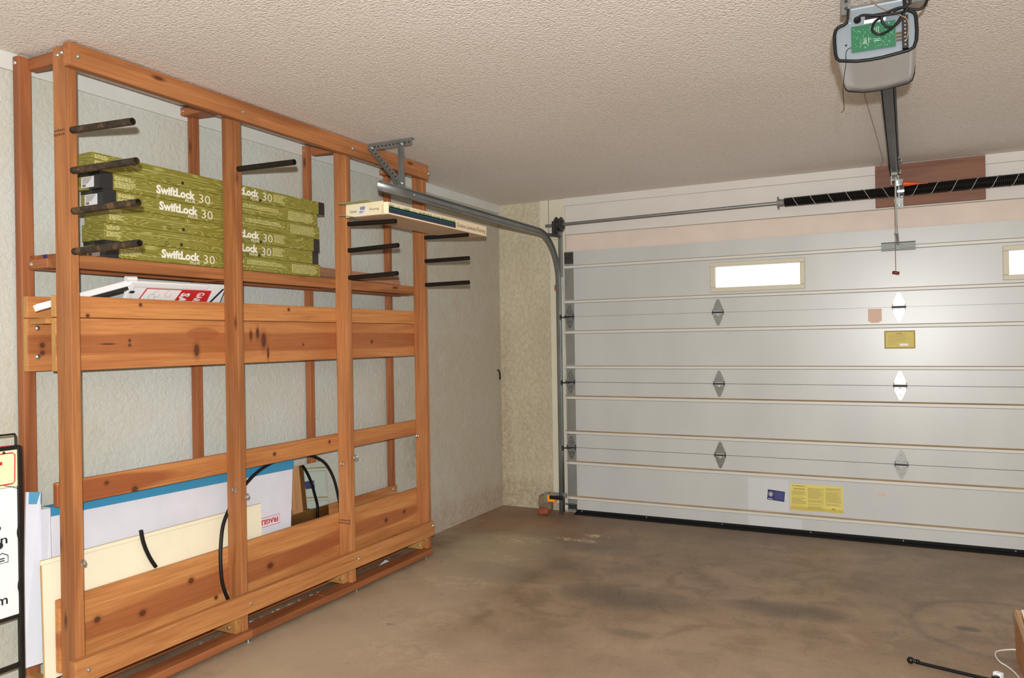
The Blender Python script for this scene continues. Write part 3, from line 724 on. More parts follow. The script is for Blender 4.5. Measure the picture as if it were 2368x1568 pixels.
for i, y in enumerate(BP):
    p = lum('back_post', .001, .039 if i else .041, y, y + (.05 if i == 0 else .038), .1, 2.562 if i in (0, 2) else 2.526, 'rack_dark_z')
    if i in (0, 2): bolts(p, [((.02, y, 2.535), (0, -1, 0), .008)])
    if i in (0, 2): c = lum('top_tie', .039, XI - .0005, y + .036, y + .074, 2.512, 2.560, 'rack_dark_x')
    else:
        c = lum('top_tie', .001, XF - .002, y - .04, y + .042, 2.527, 2.567, 'rack_dark_x')
        bolts(c, [((.02, y - .04, 2.547), (0, -1, 0), .008)])
beam = lum('top_beam', XF, XB, YA, YE, ZT - .0905, ZT, 'wood_y')
bolts(beam, [((XB, y + PD / 2, ZT - .05), (1, 0, 0), .009) for y in PY[:3]] + [((XB, PY[3] + .014, ZT - .05), (1, 0, 0), .009)])
stamp(posts[0], XI + .004, XF - .018, PY[0], 2.245, 'y'); stamp(posts[2], XI + .002, XF - .005, PY[2], .405, 'y')
bolts(posts[0], [((XF - .03, PY[0], ZT - .028), (0, -1, 0), .009), ((XF - .056, PY[0], ZT - .033), (0, -1, 0), .009)])
# shelf for the cartons
fr_ = lum('shelf_rail', XI - PD, XI, -4.03, -1.60, 1.732, 1.786, 'wood_y')
lum('shelf_rail', .041, .079, -4.06, -1.60, 1.725, 1.782, 'rack_dark_y')
for i, y in enumerate([-4.066, -3.22, -2.415, -1.655]):
    c = lum('shelf_cross', .008, XI - PD - .001 if i == 0 else XI - PD, y, y + .036, 1.728, 1.766, 'rack_dark_x') if i == 0 else lum('shelf_cross', .08, XI - PD - .001, y, y + .036, 1.728, 1.766, 'rack_dark_x')
    if i == 0: bolts(c, [((.062, y, 1.747), (0, -1, 0), .010)])
MB().box(.0035, .016, -4.0685, -4.03, 1.7265, 1.7675).build('tape_wrap', 'tape_dull', rack)
MB().box(XI - .0385, XI - .020, -4.0335, -4.02, 1.731, 1.770).build('tape_wrap', 'tape_dull', rack)
MB().box(.05, .16, -4.030, -3.93, 1.7665, 1.7865).build('shelf_slat', 'rack_dark_x', rack)
MB().box(.075, .105, -4.0306, -3.9294, 1.7662, 1.7868).build('tape_wrap', 'navy_light', rack)
# upper trough
tf1 = lum('trough_board', XI - .026, XI - .0005, -4.062, -1.600, 1.537, 1.622, 'wood_upper_board'); MB().box(XI - .024, XI - .002, -4.0626, -4.062, 1.539, 1.620).build('end_grain', 'end_grain', tf1)
tf2 = lum('trough_board', XI - .026, XI - .0005, -4.062, -1.600, 1.328, 1.535, 'wood_trough'); MB().box(XI - .024, XI - .002, -4.0626, -4.062, 1.330, 1.533).build('end_grain', 'end_grain', tf2)
tb1 = lum('trough_board', .040, .064, -4.088, -1.600, 1.537, 1.622, 'wood_upper_board')
tb2 = lum('trough_board', .040, .064, -4.088, -1.600, 1.328, 1.535, 'wood_trough')
bolts(tb1, [((.064, -4.05, 1.577), (1, 0, 0), .011)]); bolts(tb2, [((.064, -4.05, 1.497), (1, 0, 0), .011), ((.064, -4.05, 1.385), (1, 0, 0), .011)])
for xx, yy, par in ((.040, -4.088, tb1), (.040, -4.088, tb2)):
    z0, z1 = (1.539, 1.620) if par is tb1 else (1.330, 1.533)
    MB().box(xx + .002, xx + .022, yy - .0006, yy, z0, z1).build('end_grain', 'end_grain', par)
lum('trough_floor', .0645, XI - .0265, -4.082, -1.62, 1.512, 1.534, 'wood_end')
# middle and lower boards
mid = lum('mid_board', XI - .026, XI - .0005, -4.065, -1.600, .807, .900, 'wood_mid')
lum('bottom_board', XI - .026, XI - .0005, -4.065, -1.600, .17, .449, 'wood_bottom')
bb = lum('bottom_back_board', .040, .064, -4.09, -1.655, .20, .466, 'wood_light_y')
bolts(bb, [((.064, -1.70, .445), (1, 0, 0), .008)])
br_ = lum('bottom_rail', XF, XB, YA - .012, YE + .002, .148, .2395, 'wood_light_y')
bolts(br_, [((XB, y + PD / 2, .195), (1, 0, 0), .009) for y in (PY[0] + .005, PY[1], PY[2])] + [((XB, YE - .012, .213), (1, 0, 0), .008)])
for i, y in enumerate(PY):
    c = lum('foot_tie', .001, XF - .004 if i in (0, 1) else XF - .03, y - PD - .0005, y - .0005, .059, .147, 'wood_end')
    bolts(c, [((XF - .05, y - PD, .085), (0, -1, 0), .009), ((XF - .035, y - PD, .125), (0, -1, 0), .009)])
    bolts(posts[i], [((XF - .02, y, .118), (0, -1, 0), .007)] if i else [])
for a, b in ((-4.10, -3.19), (-3.185, -2.66), (-2.655, -1.611)):
    lum('sill', XF - .068, XF + .024, a, b, .021, .058, 'rack_dark_y')
lum('back_sill', .001, .09, -4.10, -1.611, .021, .058, 'rack_dark_y')
for y in (-4.02, -3.20, -2.38, -1.66):
    MB().tube([(XF - .0, y, 0.0), (XF - .0, y, .021)], .007, 10).tube([(XF, y, 0), (XF, y, .004)], .012, 10).build('levelling_foot', 'bolt_zinc', rack)
for y in (-3.95, -1.75): MB().tube([(.05, y, 0.0), (.05, y, .021)], .007, 10).build('levelling_foot', 'bolt_zinc', rack)
# eye screws on the posts
def eye(c, d):
    c, d = Vector(c), Vector(d); u = Vector((0, 0, 1)); m = MB().tube([c, c + d * .012], .0028, 6)
    m.tube([c + d * .024 + d * math.cos(k * pi / 6) * .012 + u * math.sin(k * pi / 6) * .012 for k in range(12)], .003, 6, closed=True)
    m.build('eye_screw', 'bolt_zinc', rack)
eye((XI + .075, PY[1], .735), (0, -1, 0)); eye((XF, PY[1] + .019, .70), (1, 0, 0)); eye((XF, PY[0] + .02, .60), (1, 0, 0))
eye((XI + .05, PY[2], .735), (0, -1, 0)); eye((XF, PY[2] + .019, .77), (1, 0, 0)); eye((XI + .03, PY[3], .80), (0, -1, 0))
# steel pegs
for i, zz in ((0, (2.25, 2.094, 1.939, 1.784)), (1, (2.256,)), (2, (2.096, 1.943, 1.788)), (3, (2.104, 1.949, 1.792))):
    dz = {0: (-.017, -.006, -.001, .008), 1: (-.009,), 2: (-.011, .008, .009), 3: (-.005, 0, .002)}[i]
    ln = {0: (.627, .645, .651, .654), 1: (.634,), 2: (.612, .626, .618), 3: (.611, .618, .615)}[i]
    for z, d, L_ in zip(zz, dz, ln):
        MB().pipe((XF - .05, PY[i] + PD / 2, z), (L_, PY[i] + PD / 2, z + d), .0135, .0028).build('peg', 'rusty_pipe' if i == 0 else 'black_iron', rack, smooth=40)

# ------------------------------------------------------------------ green flooring cartons on the shelf
CH = .0703; CXF = .186; CXB = .044
def strokes(mb, y0, y1, z0, rows, pitch, h, xf=CXF + .0006, ragged=.25, seed=1):
    r = random.Random(seed)
    for k in range(rows):
        z = z0 - k * pitch; y = y0; end = y1 - r.uniform(0, ragged) * (y1 - y0)
        while y < end:
            w = r.uniform(.006, .02); mb.box(CXF, xf, y, min(y + w, end), z, z + h); y += w + .0035
def carton_a():
    """black corner, sticker and logo at the near end"""
    y0, y1, z0 = -3.855, -2.545, 0.0
    root = thing('flooring_carton', (.1, -3.2, 0), '', 'carton', 'green flooring cartons stacked on the rack shelf')
    MB().box(CXB, CXF, y0, y1, .0006, CH - .0006).build('carton_body', 'green_carton', root, bevel=.0015)
    MB().box(CXB + .074, CXF + .0008, y0 - .0008, y0 + .058, .0004, CH - .0004).box(CXB, CXF, y0 - .0008, y0, CH * .78, CH - .0004).build('black_corner', 'corner_black', root)
    lb = MB().box(.07, .150, y0 - .0016, y0 - .0008, .008, .052).build('address_label', 'carton_label', root)
    m = MB()
    for k in range(5): m.box(.078, .140 - k * .006, y0 - .0022, y0 - .0016, .046 - k * .005, .048 - k * .005)
    for k in range(10): m.box(.078 + k * .0022, .0792 + k * .0022, y0 - .0022, y0 - .0016, .011, .022)
    m.build('label_print', 'grey_print', lb)
    m = MB(); strokes(m, y0 + .066, y0 + .165, CH - .014, 3, .0055, .0028, seed=2); strokes(m, y0 + .066, y0 + .17, CH - .034, 5, .0055, .0026, seed=3)
    strokes(m, -3.215, -3.10, CH - .026, 6, .0062, .0028, seed=4); strokes(m, -3.09, -2.79, CH - .022, 3, .007, .0026, ragged=.3, seed=5); strokes(m, -2.772, -2.57, CH - .016, 7, .0068, .0026, ragged=.1, seed=6)
    m.box(CXF, CXF + .0006, -3.76, -2.86, CH * .30, CH * .30 + .001)
    m.build('fine_print', 'print_pale', root)
    X, Zd = (0, 1, 0), (0, 0, 1)
    text('logo_print', 'SwiftLock', 'print_white', root, (CXF + .0004, -3.588, .0205), X, Zd, .039, .209, .042)
    text('logo_subtitle', 'PLUS', 'print_white', root, (CXF + .0004, -3.434, .0060), X, Zd, .0110, .054, .008)
    text('grade_number', '30', 'print_white', root, (CXF + .0004, -3.357, .0130), X, Zd, .040, .064, -.012)
    return root
def arrows(root, y, z):
    m = MB()
    m.tube([(CXF + .0006, y + a, z + b) for a, b in ((-.008, .006), (.004, .006), (.012, 0), (.004, -.006), (-.008, -.006))], .0011, 4, closed=True)
    m.lathe((CXF, y + .079, z + .001), (1, 0, 0), [(0, .0075), (.0006, .0075)], 14)
    m.build('handling_mark', 'black_print', root)
def carton_b(y0=-3.832, y1=-2.535):
    """logo and black corner at the far end"""
    root = thing('flooring_carton', (.1, -3.2, 0), '', 'carton', 'green flooring cartons stacked on the rack shelf')
    MB().box(CXB, CXF, y0, y1, .0006, CH - .0006).build('carton_body', 'green_carton', root, bevel=.0015)
    MB().box(CXB + .1, CXF + .0008, y1 - .045, y1 + .0008, .0004, CH - .0004).build('black_corner', 'corner_black', root)
    m = MB(); strokes(m, y0 + .012, y0 + .075, CH - .012, 3, .0055, .0028, seed=7); strokes(m, y0 + .012, y0 + .085, CH - .036, 4, .0055, .0026, seed=8)
    strokes(m, -2.882, -2.79, CH - .014, 7, .0062, .0026, ragged=.4, seed=9); m.box(CXF, CXF + .0006, y0 + .12, -3.3, CH * .62, CH * .62 + .001)
    m.build('fine_print', 'print_pale', root)
    X, Zd = (0, 1, 0), (0, 0, 1)
    text('logo_print', 'SwiftLock', 'print_white', root, (CXF + .0004, -3.193, .0225), X, Zd, .039, .207, .042)
    text('logo_subtitle', 'PLUS', 'print_white', root, (CXF + .0004, -3.042, .0080), X, Zd, .0110, .054, .008)
    text('grade_number', '30', 'print_white', root, (CXF + .0004, -2.960, .0150), X, Zd, .040, .066, -.012)
    arrows(root, -3.53, .017); arrows(root, -3.055, .010)
    return root
ZB = 1.788
A = carton_a(); B = carton_b(); TOP = carton_b(-3.893, -2.49)
def put(o, row, dy, lab):
    dz = ZB + (5 - row) * CH
    o.location = Vector(o.location) + Vector((0, dy, dz)); o['label'] = lab; return o
A2 = copy_tree(A, (0, 0, 0)); A3 = copy_tree(A, (0, 0, 0)); B2 = copy_tree(B, (0, 0, 0))
put(TOP, 0, 0, 'green flooring carton, topmost of the six stacked on the rack shelf')
put(A, 1, -.004, 'green flooring carton second from the top of the stack, black near corner')
put(A2, 2, .010, 'green flooring carton third from the top of the stack, white address label')
put(B, 3, .0, 'green flooring carton fourth from the top, plain green near end')
put(B2, 4, -.012, 'green flooring carton second from the bottom of the stack, plain green near end')
put(A3, 5, .018, 'green flooring carton at the bottom of the stack, resting on the shelf rails')

# brown moulding strip lying on the shelf
a, b = Vector((.055, -2.50, 1.835)), Vector((.135, -1.72, 1.815))
d = (b - a).normalized(); n = Vector((d.y, -d.x, 0)).normalized(); u = n.cross(d)
ms = MB().obox((a + b) / 2, (d, n, u), ((b - a).length / 2, .012, .030)).obox((a + b) / 2 - u * .012 + n * .01, (d, n, u), ((b - a).length / 2, .018, .012)).build('moulding_strip', 'brown_strip', bevel=.002)
tag(ms, 'brown wooden moulding strip lying on the shelf beside the green cartons', 'moulding')

# ------------------------------------------------------------------ cream flooring carton on the pegs
cc = thing('laminate_carton', (.5, -1.95, 2.11), 'cream flooring carton with open end lying across the steel pegs', 'carton')
cx0, cx1, cy0, cy1, cz0, cz1 = .385, .632, -2.515, -1.40, 2.1105, 2.176
cb = MB().box(cx0, cx1, cy0 + .02, cy1, cz0, cz1).build('carton_body', 'cream_carton', cc, bevel=.001)
MB().box(cx0 + .001, cx1 - .001, cy0 + .021, cy1 - .002, cz0 - .0006, cz0).build('carton_underside', 'carton_under', cc)
ef = MB().quadslab([(cx0 - .012, cy0 - .015, cz0 - .004), (cx1 - .022, cy0 - .015, cz0 - .004), (cx1 - .018, cy0 + .0, cz1 + .004), (cx0 - .022, cy0 + .0, cz1 + .002)], .003)
ef = ef.build('end_flap', 'carton_flap', cc)
MB().quadslab([(cx1 - .016, cy0 + .001, cz0 + .002), (cx1, cy0 + .022, cz0), (cx1, cy0 + .022, cz1), (cx1 - .020, cy0 + .003, cz1 - .003)], .002).build('side_flap', 'carton_flap', cc)
MB().quadslab([(cx0 - .055, cy0 - .030, cz1 + .010), (cx1 - .10, cy0 - .028, cz1 + .014), (cx1 - .07, cy0 + .022, cz1 + .002), (cx0, cy0 + .022, cz1 + .002)], .003).build('top_flap', 'carton_inner', cc)
MB().quadslab([(cx0 - .05, cy0 - .03, cz0 + .012), (cx0 + .04, cy0 - .032, cz0 - .004), (cx0 + .06, cy0 + .022, cz0 - .001), (cx0, cy0 + .022, cz0 + .002)], .003).build('bottom_flap', 'carton_inner', cc)
fx = Vector((1, 0, .0)); fz = Vector((0, .20, 1)).normalized()
o0 = Vector((cx0 + .012, cy0 - .0152 + .0045, cz0 + .018)) 
text('end_print', 'Glueless', 'grey_print', ef, o0 + Vector((0, -.001, 0)), fx, fz, .016, .062); text('end_print', 'Flooring', 'grey_print', ef, o0 + fx * .134 + Vector((0, -.001, 0)), fx, fz, .018, .062)
lb = MB().quadslab([o0 + fx * .048 - fz * .014 + Vector((0, -.002, 0)), o0 + fx * .110 - fz * .012 + Vector((0, -.002, 0)), o0 + fx * .112 + fz * .036 + Vector((0, -.002, 0)), o0 + fx * .050 + fz * .036 + Vector((0, -.002, 0))], .0008).build('price_label', 'carton_label', ef)
m = MB()
for k in range(9): m.quadslab([o0 + fx * (.070 + k * .0036) + fz * .012 + Vector((0, -.0032, 0)), o0 + fx * (.0718 + k * .0036) + fz * .012 + Vector((0, -.0032, 0)), o0 + fx * (.0718 + k * .0036) + fz * .031 + Vector((0, -.0032, 0)), o0 + fx * (.070 + k * .0036) + fz * .031 + Vector((0, -.0032, 0))], .0004)
for k in range(3): m.quadslab([o0 + fx * .066 + fz * (.004 - k * .005) + Vector((0, -.0032, 0)), o0 + fx * (.100 - .006 * k) + fz * (.004 - k * .005) + Vector((0, -.0032, 0)), o0 + fx * (.100 - .006 * k) + fz * (.006 - k * .005) + Vector((0, -.0032, 0)), o0 + fx * .066 + fz * (.006 - k * .005) + Vector((0, -.0032, 0))], .0004)
m.build('label_print', 'black_print', lb)
y0, y1 = cy0 + .025, cy0 + .72
MB().box(cx1, cx1 + .0008, y0, y1, cz0 + .008, cz0 + .034).build('forest_print', 'forest_navy', cb)
m = MB(); k = 0; y = y0; rr_ = random.Random(5)
m.box(cx1, cx1 + .0010, y0 + .004, y1, cz0 + .032, cz0 + .041)
while y < y1 - .012:
    w = rr_.uniform(.008, .016); h = rr_.uniform(.006, .019)
    m.add([(cx1 + .0010, y, cz0 + .036), (cx1 + .0010, y + w, cz0 + .036), (cx1 + .0010, y + w / 2, cz0 + .040 + h)], [(0, 1, 2)]); y += w * .8
m.build('forest_print', 'forest_green', cb)
text('side_print', 'Glueless Laminate Flooring', 'grey_print', cb, (cx1 + .0004, y1 + .012, cz0 + .010), (0, 1, 0), (0, 0, 1), .034, .365)

# ------------------------------------------------------------------ folding plastic sale sign in the upper trough
sg = thing('sale_sign', (.12, -3.5, 1.54), 'white plastic folding sale sign with red lettering lying in the upper trough', 'sign')
tl, tr_ = Vector((.165, -3.713, 1.701)), Vector((.165, -3.183, 1.7085))
dn_ = Vector((-.52, .007, -.854)).normalized(); yd = (tr_ - tl).normalized(); dn_ = (dn_ - yd * dn_.dot(yd)).normalized(); nn = dn_.cross(yd).normalized()
LL = (tr_ - tl).length; HH = .175
def P(u, v, k=0.0): return tl + yd * u + dn_ * v + nn * k
# face panel with a raised rim and a rounded carrying rim
MB().quadslab([P(0, HH), P(LL, HH), P(LL, 0), P(0, 0)], .010).build('sign_panel', 'white_plastic', sg, bevel=.003)
MB().quadslab([P(0, .030, .006), P(LL * .78, .030, .006), P(LL * .80, .0, .010), P(0, .0, .010)], .012).quadslab([P(0, HH, .006), P(.03, HH, .006), P(.03, 0, .008), P(0, 0, .008)], .012).build('sign_rim', 'white_plastic', sg, bevel=.005)
MB().tube([P(-.018, -.004, -.004), P(.03, -.006, -.004)], .012, 12).build('sign_hinge', 'white_plastic', sg, smooth=40)
MB().quadslab([P(.045, HH - .01, .0012), P(.44, HH - .01, .0012), P(.452, .033, .0012), P(.096, .033, .0012)], .001).build('red_border', 'red_print', sg)
MB().quadslab([P(.052, HH - .014, .0018), P(.235, HH - .014, .0018), P(.281, .037, .0018), P(.101, .037, .0018)], .001).build('white_field', 'white_paper', sg)
text('sign_lettering', 'GARAGE', 'white_paper', sg, P(.380, .044, .002), dn_ - yd * .45, yd, .040, .105, .02, .0008); text('sign_lettering', 'SALE', 'white_paper', sg, P(.288, .050, .002), dn_ - yd * .45, yd, .050, .10, .03, .0008)
for cu_, cv in ((.155, .060), (.215, .058), (.135, .076)):
    MB().tube([P(cu_ + .016 * math.cos(k * .5), cv + .016 * math.sin(k * .5), .0022) for k in range(11)], .0007, 4).build('handwriting', 'grey_print', sg)
MB().quadslab([P(.43, HH - .03, .001), P(.444, HH - .03, .001), P(.524, .020, .001), P(.512, .020, .001)], .001).build('handle_slot', 'black_print', sg)
MB().quadslab([P(.006, .054, .0145), P(.028, .054, .0145), P(.032, .043, .0145), P(.010, .043, .0145)], .001).build('handle_slot', 'black_print', sg)
e1, e0 = Vector((.150, -3.705, 1.690)), Vector((.148, -4.105, 1.572))
dd = (e0 - e1).normalized(); ux = Vector((1, 0, .25)).normalized(); uz = dd.cross(ux).normalized()
if uz.z < 0: uz = -uz
MB().obox((e0 + e1) / 2, (dd, ux, uz), ((e0 - e1).length / 2, .014, .013)).build('sign_leaf', 'white_plastic', sg, bevel=.003)
MB().obox((e0 + e1) / 2 - uz * .020 + dd * -.06, (dd, ux, uz), ((e0 - e1).length / 2 * .6, .012, .007)).build('leaf_slot', 'black_print', sg)

# ------------------------------------------------------------------ sheets standing in the lower trough
def lean_box(name, mat, y0, y1, z0, z1, xb, xt, th, par=None, bevel=.001, skew=0.0):
    """panel whose front face leans from x=xb at z0 to x=xt at z1"""
    return MB().quadslab([(xb, y0, z0), (xb, y1 - skew, z0), (xt, y1, z1), (xt, y0 + .0, z1)], th).build(name, mat, par, bevel=bevel)
wc = thing('white_carton', (.12, -3.4, .15), 'long flat white carton with blue taped top edge standing in the lower trough', 'carton')
lean_box('carton_body', 'white_card', -4.045, -2.70, .15, .797, .150, .124, .050, wc, .003, .07)
MB().quadslab([(.1512 - .0235, -4.046, .762), (.1512 - .0235, -2.704, .740), (.1256, -2.700, .797), (.1256, -4.046, .797)], .0014).quadslab([(.1256, -4.046, .7985), (.1256, -2.70, .7985), (.075, -2.70, .7985), (.075, -4.046, .7985)], .001).build('tape_edge', 'blue_tape', wc)
n_ = Vector((.647, 0, .026)).normalized(); up_ = Vector((-.026, 0, .647)).normalized()
def onc(y, z, k=.0012): return Vector((.150 - (z - .15) * .0402, y, z)) + n_ * k
m = MB()
text_into(m, 'FRAGILE', onc(-2.835, .512), (0, -1, 0), -up_, .026, .125, .03)
q = [(-2.985, .475), (-2.822, .475), (-2.822, .522), (-2.985, .522)]
m.tube([onc(a, b, .0008) for a, b in q], .0012, 4, closed=True)
m.tube([onc(-4.03, .43), onc(-4.0, .43)], .004, 5).tube([onc(-4.03, .395), (onc(-4.0, .395))], .004, 5)
m.build('fragile_mark', 'red_print', wc)
cf = thing('cardboard_flat', (.07, -4.1, .15), 'tall folded white cardboard flat with a blue taped corner beside the lower trough', 'cardboard')
MB().quadslab([(.098, -4.145, .20), (.112, -4.065, .20), (.086, -4.058, .855), (.058, -4.098, .862)], .012).build('cardboard_panel', 'white_card', cf, bevel=.001)
MB().quadslab([(.068, -4.0955, .815), (.0878, -4.060, .81), (.0862, -4.057, .856), (.0655, -4.092, .862)], .0006).build('tape_corner', 'blue_tape', cf)
ce = thing('cardboard_wrap', (.1, -4.06, .15), 'crumpled white cardboard end wrap against the near end of the blue taped carton', 'cardboard')
MB().quadslab([(.104, -4.072, .205), (.138, -4.0535, .23), (.134, -4.0535, .795), (.093, -4.064, .79)], .006).build('cardboard_panel', 'white_card', ce, bevel=.001)
MB().obox((.125, -4.068, .27), ((.6, .6, 0), (0, 0, 1), (.6, -.6, 0)), (.012, .025, .002)).build('tape_corner', 'blue_tape', ce)
b1_ = lean_box('shelf_board', ['cream_board'], -4.10, -2.962, .149, .6035, .1575, .1450, .006)
MB().quadslab([(.1392, -4.0995, .6037), (.1392, -2.9625, .6037), (.1452, -2.9625, .6037), (.1452, -4.0995, .6037)], .0012).build('edge_band', 'cream_edge', b1_)
tag(b1_, 'cream shelf board standing in the lower trough, the longer one right behind', 'board', 'cream shelf boards in the lower trough')
b2_ = MB(); b2_.quadslab([(.170, -4.104, .149), (.170, -3.07, .149), (.1600, -3.07, .590), (.1600, -4.104, .590)], .006)
b2_ = b2_.build('shelf_board', 'cream_board')
MB().quadslab([(.1702, -4.1075, .149), (.1702, -4.1042, .149), (.1602, -4.1042, .590), (.1602, -4.1075, .590)], .0064).build('edge_band', 'cream_edge', b2_)
tag(b2_, 'cream shelf board with raw brown near edge, frontmost in the lower trough', 'board', 'cream shelf boards in the lower trough')
mi = thing('mirror', (.08, -2.5, .2), 'frameless mirror pane leaning in the lower trough right of the white carton', 'mirror')
my0, my1, mz0, mz1 = -2.66, -2.350, .19, .732
MB().quadslab([(.0815, my0, mz0), (.080, my1, mz0), (.052, my1, mz1), (.0535, my0, mz1)], .004).build('mirror_glass', 'mirror_silver', mi)
MB().quadslab([(.0772, my0 - .0005, mz0), (.0757, my1 + .0005, mz0), (.0477, my1 + .0005, mz1 + .001), (.0492, my0 - .0005, mz1 + .001)], .003).build('mirror_backing', 'kraft', mi)
# hose
hp = [(.236, -3.262, .196), (.236, -3.300, .29), (.236, -3.312, .38), (.225, -3.300, .48), (.205, -3.262, .575), (.178, -3.175, .66), (.158, -3.08, .72), (.146, -2.99, .765), (.144, -2.90, .795), (.143, -2.78, .815), (.143, -2.66, .812), (.143, -2.55, .785), (.145, -2.46, .73), (.147, -2.40, .645), (.149, -2.365, .54), (.150, -2.35, .44), (.152, -2.40, .33), (.154, -2.60, .24), (.156, -2.9, .215)]
hz = MB().tube(spline(hp, 8), .0085, 10).build('rubber_hose', 'black_rubber', None, smooth=60)
tag(hz, 'black rubber hose looping out of the lower trough around the second post', 'hose')
hs = MB().tube(spline([(.178, -3.688, .633), (.178, -3.680, .59), (.178, -3.665, .545), (.178, -3.642, .497), (.178, -3.617, .458)], 8), .0085, 10).build('rubber_hose', 'black_rubber', None, smooth=60)
tag(hs, 'short black hose end poking up in front of the cream shelf board', 'hose')

# ------------------------------------------------------------------ metal yard sign at the left edge
ys = thing('yard_sign', (.2, -4.5, 0), 'black metal framed yard sign with white panel and cream rider at left edge', 'sign')
YR = -4.206; YL = -4.75
MB().box(.188, .206, YR - .009, YR + .007, 0, 1.062).box(.188, .206, YL - .007, YL + .009, 0, 1.062).box(.19, .204, YL, YR, 1.050, 1.066).box(.19, .204, YL, YR, .437, .449).box(.19, .204, YL, YR, .255, .272).build('sign_frame', 'black_iron', ys, bevel=.002)
MB().tube(spline([(.197, YR - .012, 1.06), (.197, YR - .012, 1.098), (.197, YR - .018, 1.106), (.197, YR - .06, 1.107), (.197, YL + .06, 1.107), (.197, YL + .018, 1.106), (.197, YL + .012, 1.06)], 5), .0035, 8).build('frame_loop', 'black_iron', ys, smooth=60)
m = MB()
for z in (.75, .555): m.tube(spline([(.205, YR - .006, z + .03), (.212, YR - .016, z + .012), (.212, YR - .017, z - .01), (.205, YR - .004, z - .045)], 5), .0028, 6)
m.build('panel_clip', 'black_iron', ys)
MB().box(.196, .2, YL + .01, YR - .010, .450, .915).build('sign_panel', 'white_plastic', ys)
rd = MB().box(.197, .2015, YL + .01, YR - .008, .917, 1.050).build('sign_rider', 'cream_sign', ys)
m = MB(); rp = [(YL + .02, .928), (YR - .026, .928), (YR - .019, .935), (YR - .017, 1.032), (YR - .026, 1.040), (YL + .02, 1.040)]
m.tube([(.2018, a, b) for a, b in rp], .0022, 4, closed=True).box(.2013, .2022, -4.40, -4.268, 1.000, 1.012).box(.196, .203, -4.32, -4.24, 1.055, 1.068)
m.build('rider_print', 'red_print', rd)
MB().bolt((.2015, -4.262, 1.043), (1, 0, 0), .005).tube([(.203, -4.262, 1.043), (.205, -4.27, 1.07)], .0008, 4).tube(spline([(.203, -4.262, .925), (.206, -4.24, .918), (.206, -4.21, .905)], 4), .0012, 4).build('wire_tie', 'black_iron', rd)
m = MB(); X, Zd = (0, 1, 0), (0, 0, 1)
text('panel_lettering', 'n', 'black_print', ys, (.2002, -4.277, .716), X, Zd, .022, .024, .01); text('panel_lettering', 'm', 'black_print', ys, (.2002, -4.293, .498), X, Zd, .024, .038, .01)
m.tube([(.2006, a, b) for a, b in ((-4.252, .648), (-4.252, .672), (-4.272, .684), (-4.294, .672), (-4.294, .648))], .0018, 4, closed=True)
m.box(.2, .2009, -4.281, -4.264, .662, .666).box(.2, .2009, -4.281, -4.264, .654, .658)
m.lathe((.2, -4.28, .712), (1, 0, 0), [(0, .012), (.001, .012)], 12).lathe((.2, -4.285, .775), (1, 0, 0), [(0, .010), (.001, .010)], 12)
m.build('panel_print', 'black_print', ys)

# ------------------------------------------------------------------ small things by the door
pe = thing('photo_eye', (.51, -.11, 0), 'orange and black safety sensor low beside the left door track', 'sensor')
MB().box(.463, .530, -.128, -.105, .092, .148).build('sensor_body', 'orange_plastic', pe, bevel=.003)
MB().box(.488, .612, -.142, -.118, .117, .147).build('sensor_hood', 'black_plastic', pe, bevel=.003)
MB().lathe((.530, -.118, .103), (1, 0, 0), [(0, .008), (.008, .010), (.016, .006)], 12).build('sensor_lens', 'sensor_red', pe, smooth=40)
MB().box(.430, .470, -.112, -.085, .080, .160).box(.452, .62, -.088, -.08, .125, .165).build('sensor_bracket', 'galv_dull', pe)
def lump(name, c, r, mat, lab, cat, seed, sq=.7):
    bm = bmesh.new(); bmesh.ops.create_icosphere(bm, subdivisions=2, radius=1); rn = random.Random(seed)
    for v in bm.verts:
        k = rn.uniform(.75, 1.1); p = v.co * k
        v.co = Vector((c[0] + max(-sq, min(sq, p.x)) * r[0], c[1] + max(-sq, min(sq, p.y)) * r[1], c[2] + max(-sq, min(sq, p.z)) * r[2]))
    zmin = min(v.co.z for v in bm.verts)
    for v in bm.verts: v.co.z -= zmin
    me = bpy.data.meshes.new(name); bm.to_mesh(me); bm.free(); me.materials.append(MATS[mat])
    return tag(link(name, me), lab, cat)
lump('brick_chunk', (.455, -.185, .02), (.06, .04, .036), 'brick', 'broken red brick chunk on the floor below the orange sensor', 'brick', 1)
lump('concrete_chunk', (.415, -.052, .06), (.085, .05, .095), 'rubble', 'grey broken concrete chunk against the wall behind the red brick', 'rubble', 2)
hk = MB().tube(spline([(WX - .002, -.062, 1.165), (WX + .012, -.062, 1.16), (WX + .014, -.05, 1.13), (WX + .010, -.035, 1.095), (WX - .002, -.03, 1.085)], 6), .007, 8).build('wall_hook', 'black_iron', None, smooth=60)
tag(hk, 'small dark iron hook fixed on the left wall near the corner', 'hook')
pcard = MB().quadslab([(.107, -1.942, .001), (.166, -1.962, .001), (.186, -1.91, .034), (.127, -1.885, .034)], .004)
pcard = pcard.build('folded_card', 'white_paper'); tag(pcard, 'small white folded card on the floor under the rack', 'card')
m = MB(); rn = random.Random(11)
for k in range(150):
    x = rn.uniform(.10, .205); y = rn.gauss(-2.75, .28); s_ = rn.uniform(.004, .014); a = rn.uniform(0, pi)
    m.obox((x, y, s_ * .35), ((math.cos(a), math.sin(a), 0), (-math.sin(a), math.cos(a), 0), (0, 0, 1)), (s_, s_ * .6, s_ * .35))
db = m.build('debris', 'chips'); tag(db, 'scattered wood chips and grit on the floor beneath the rack', 'debris', kind='stuff')

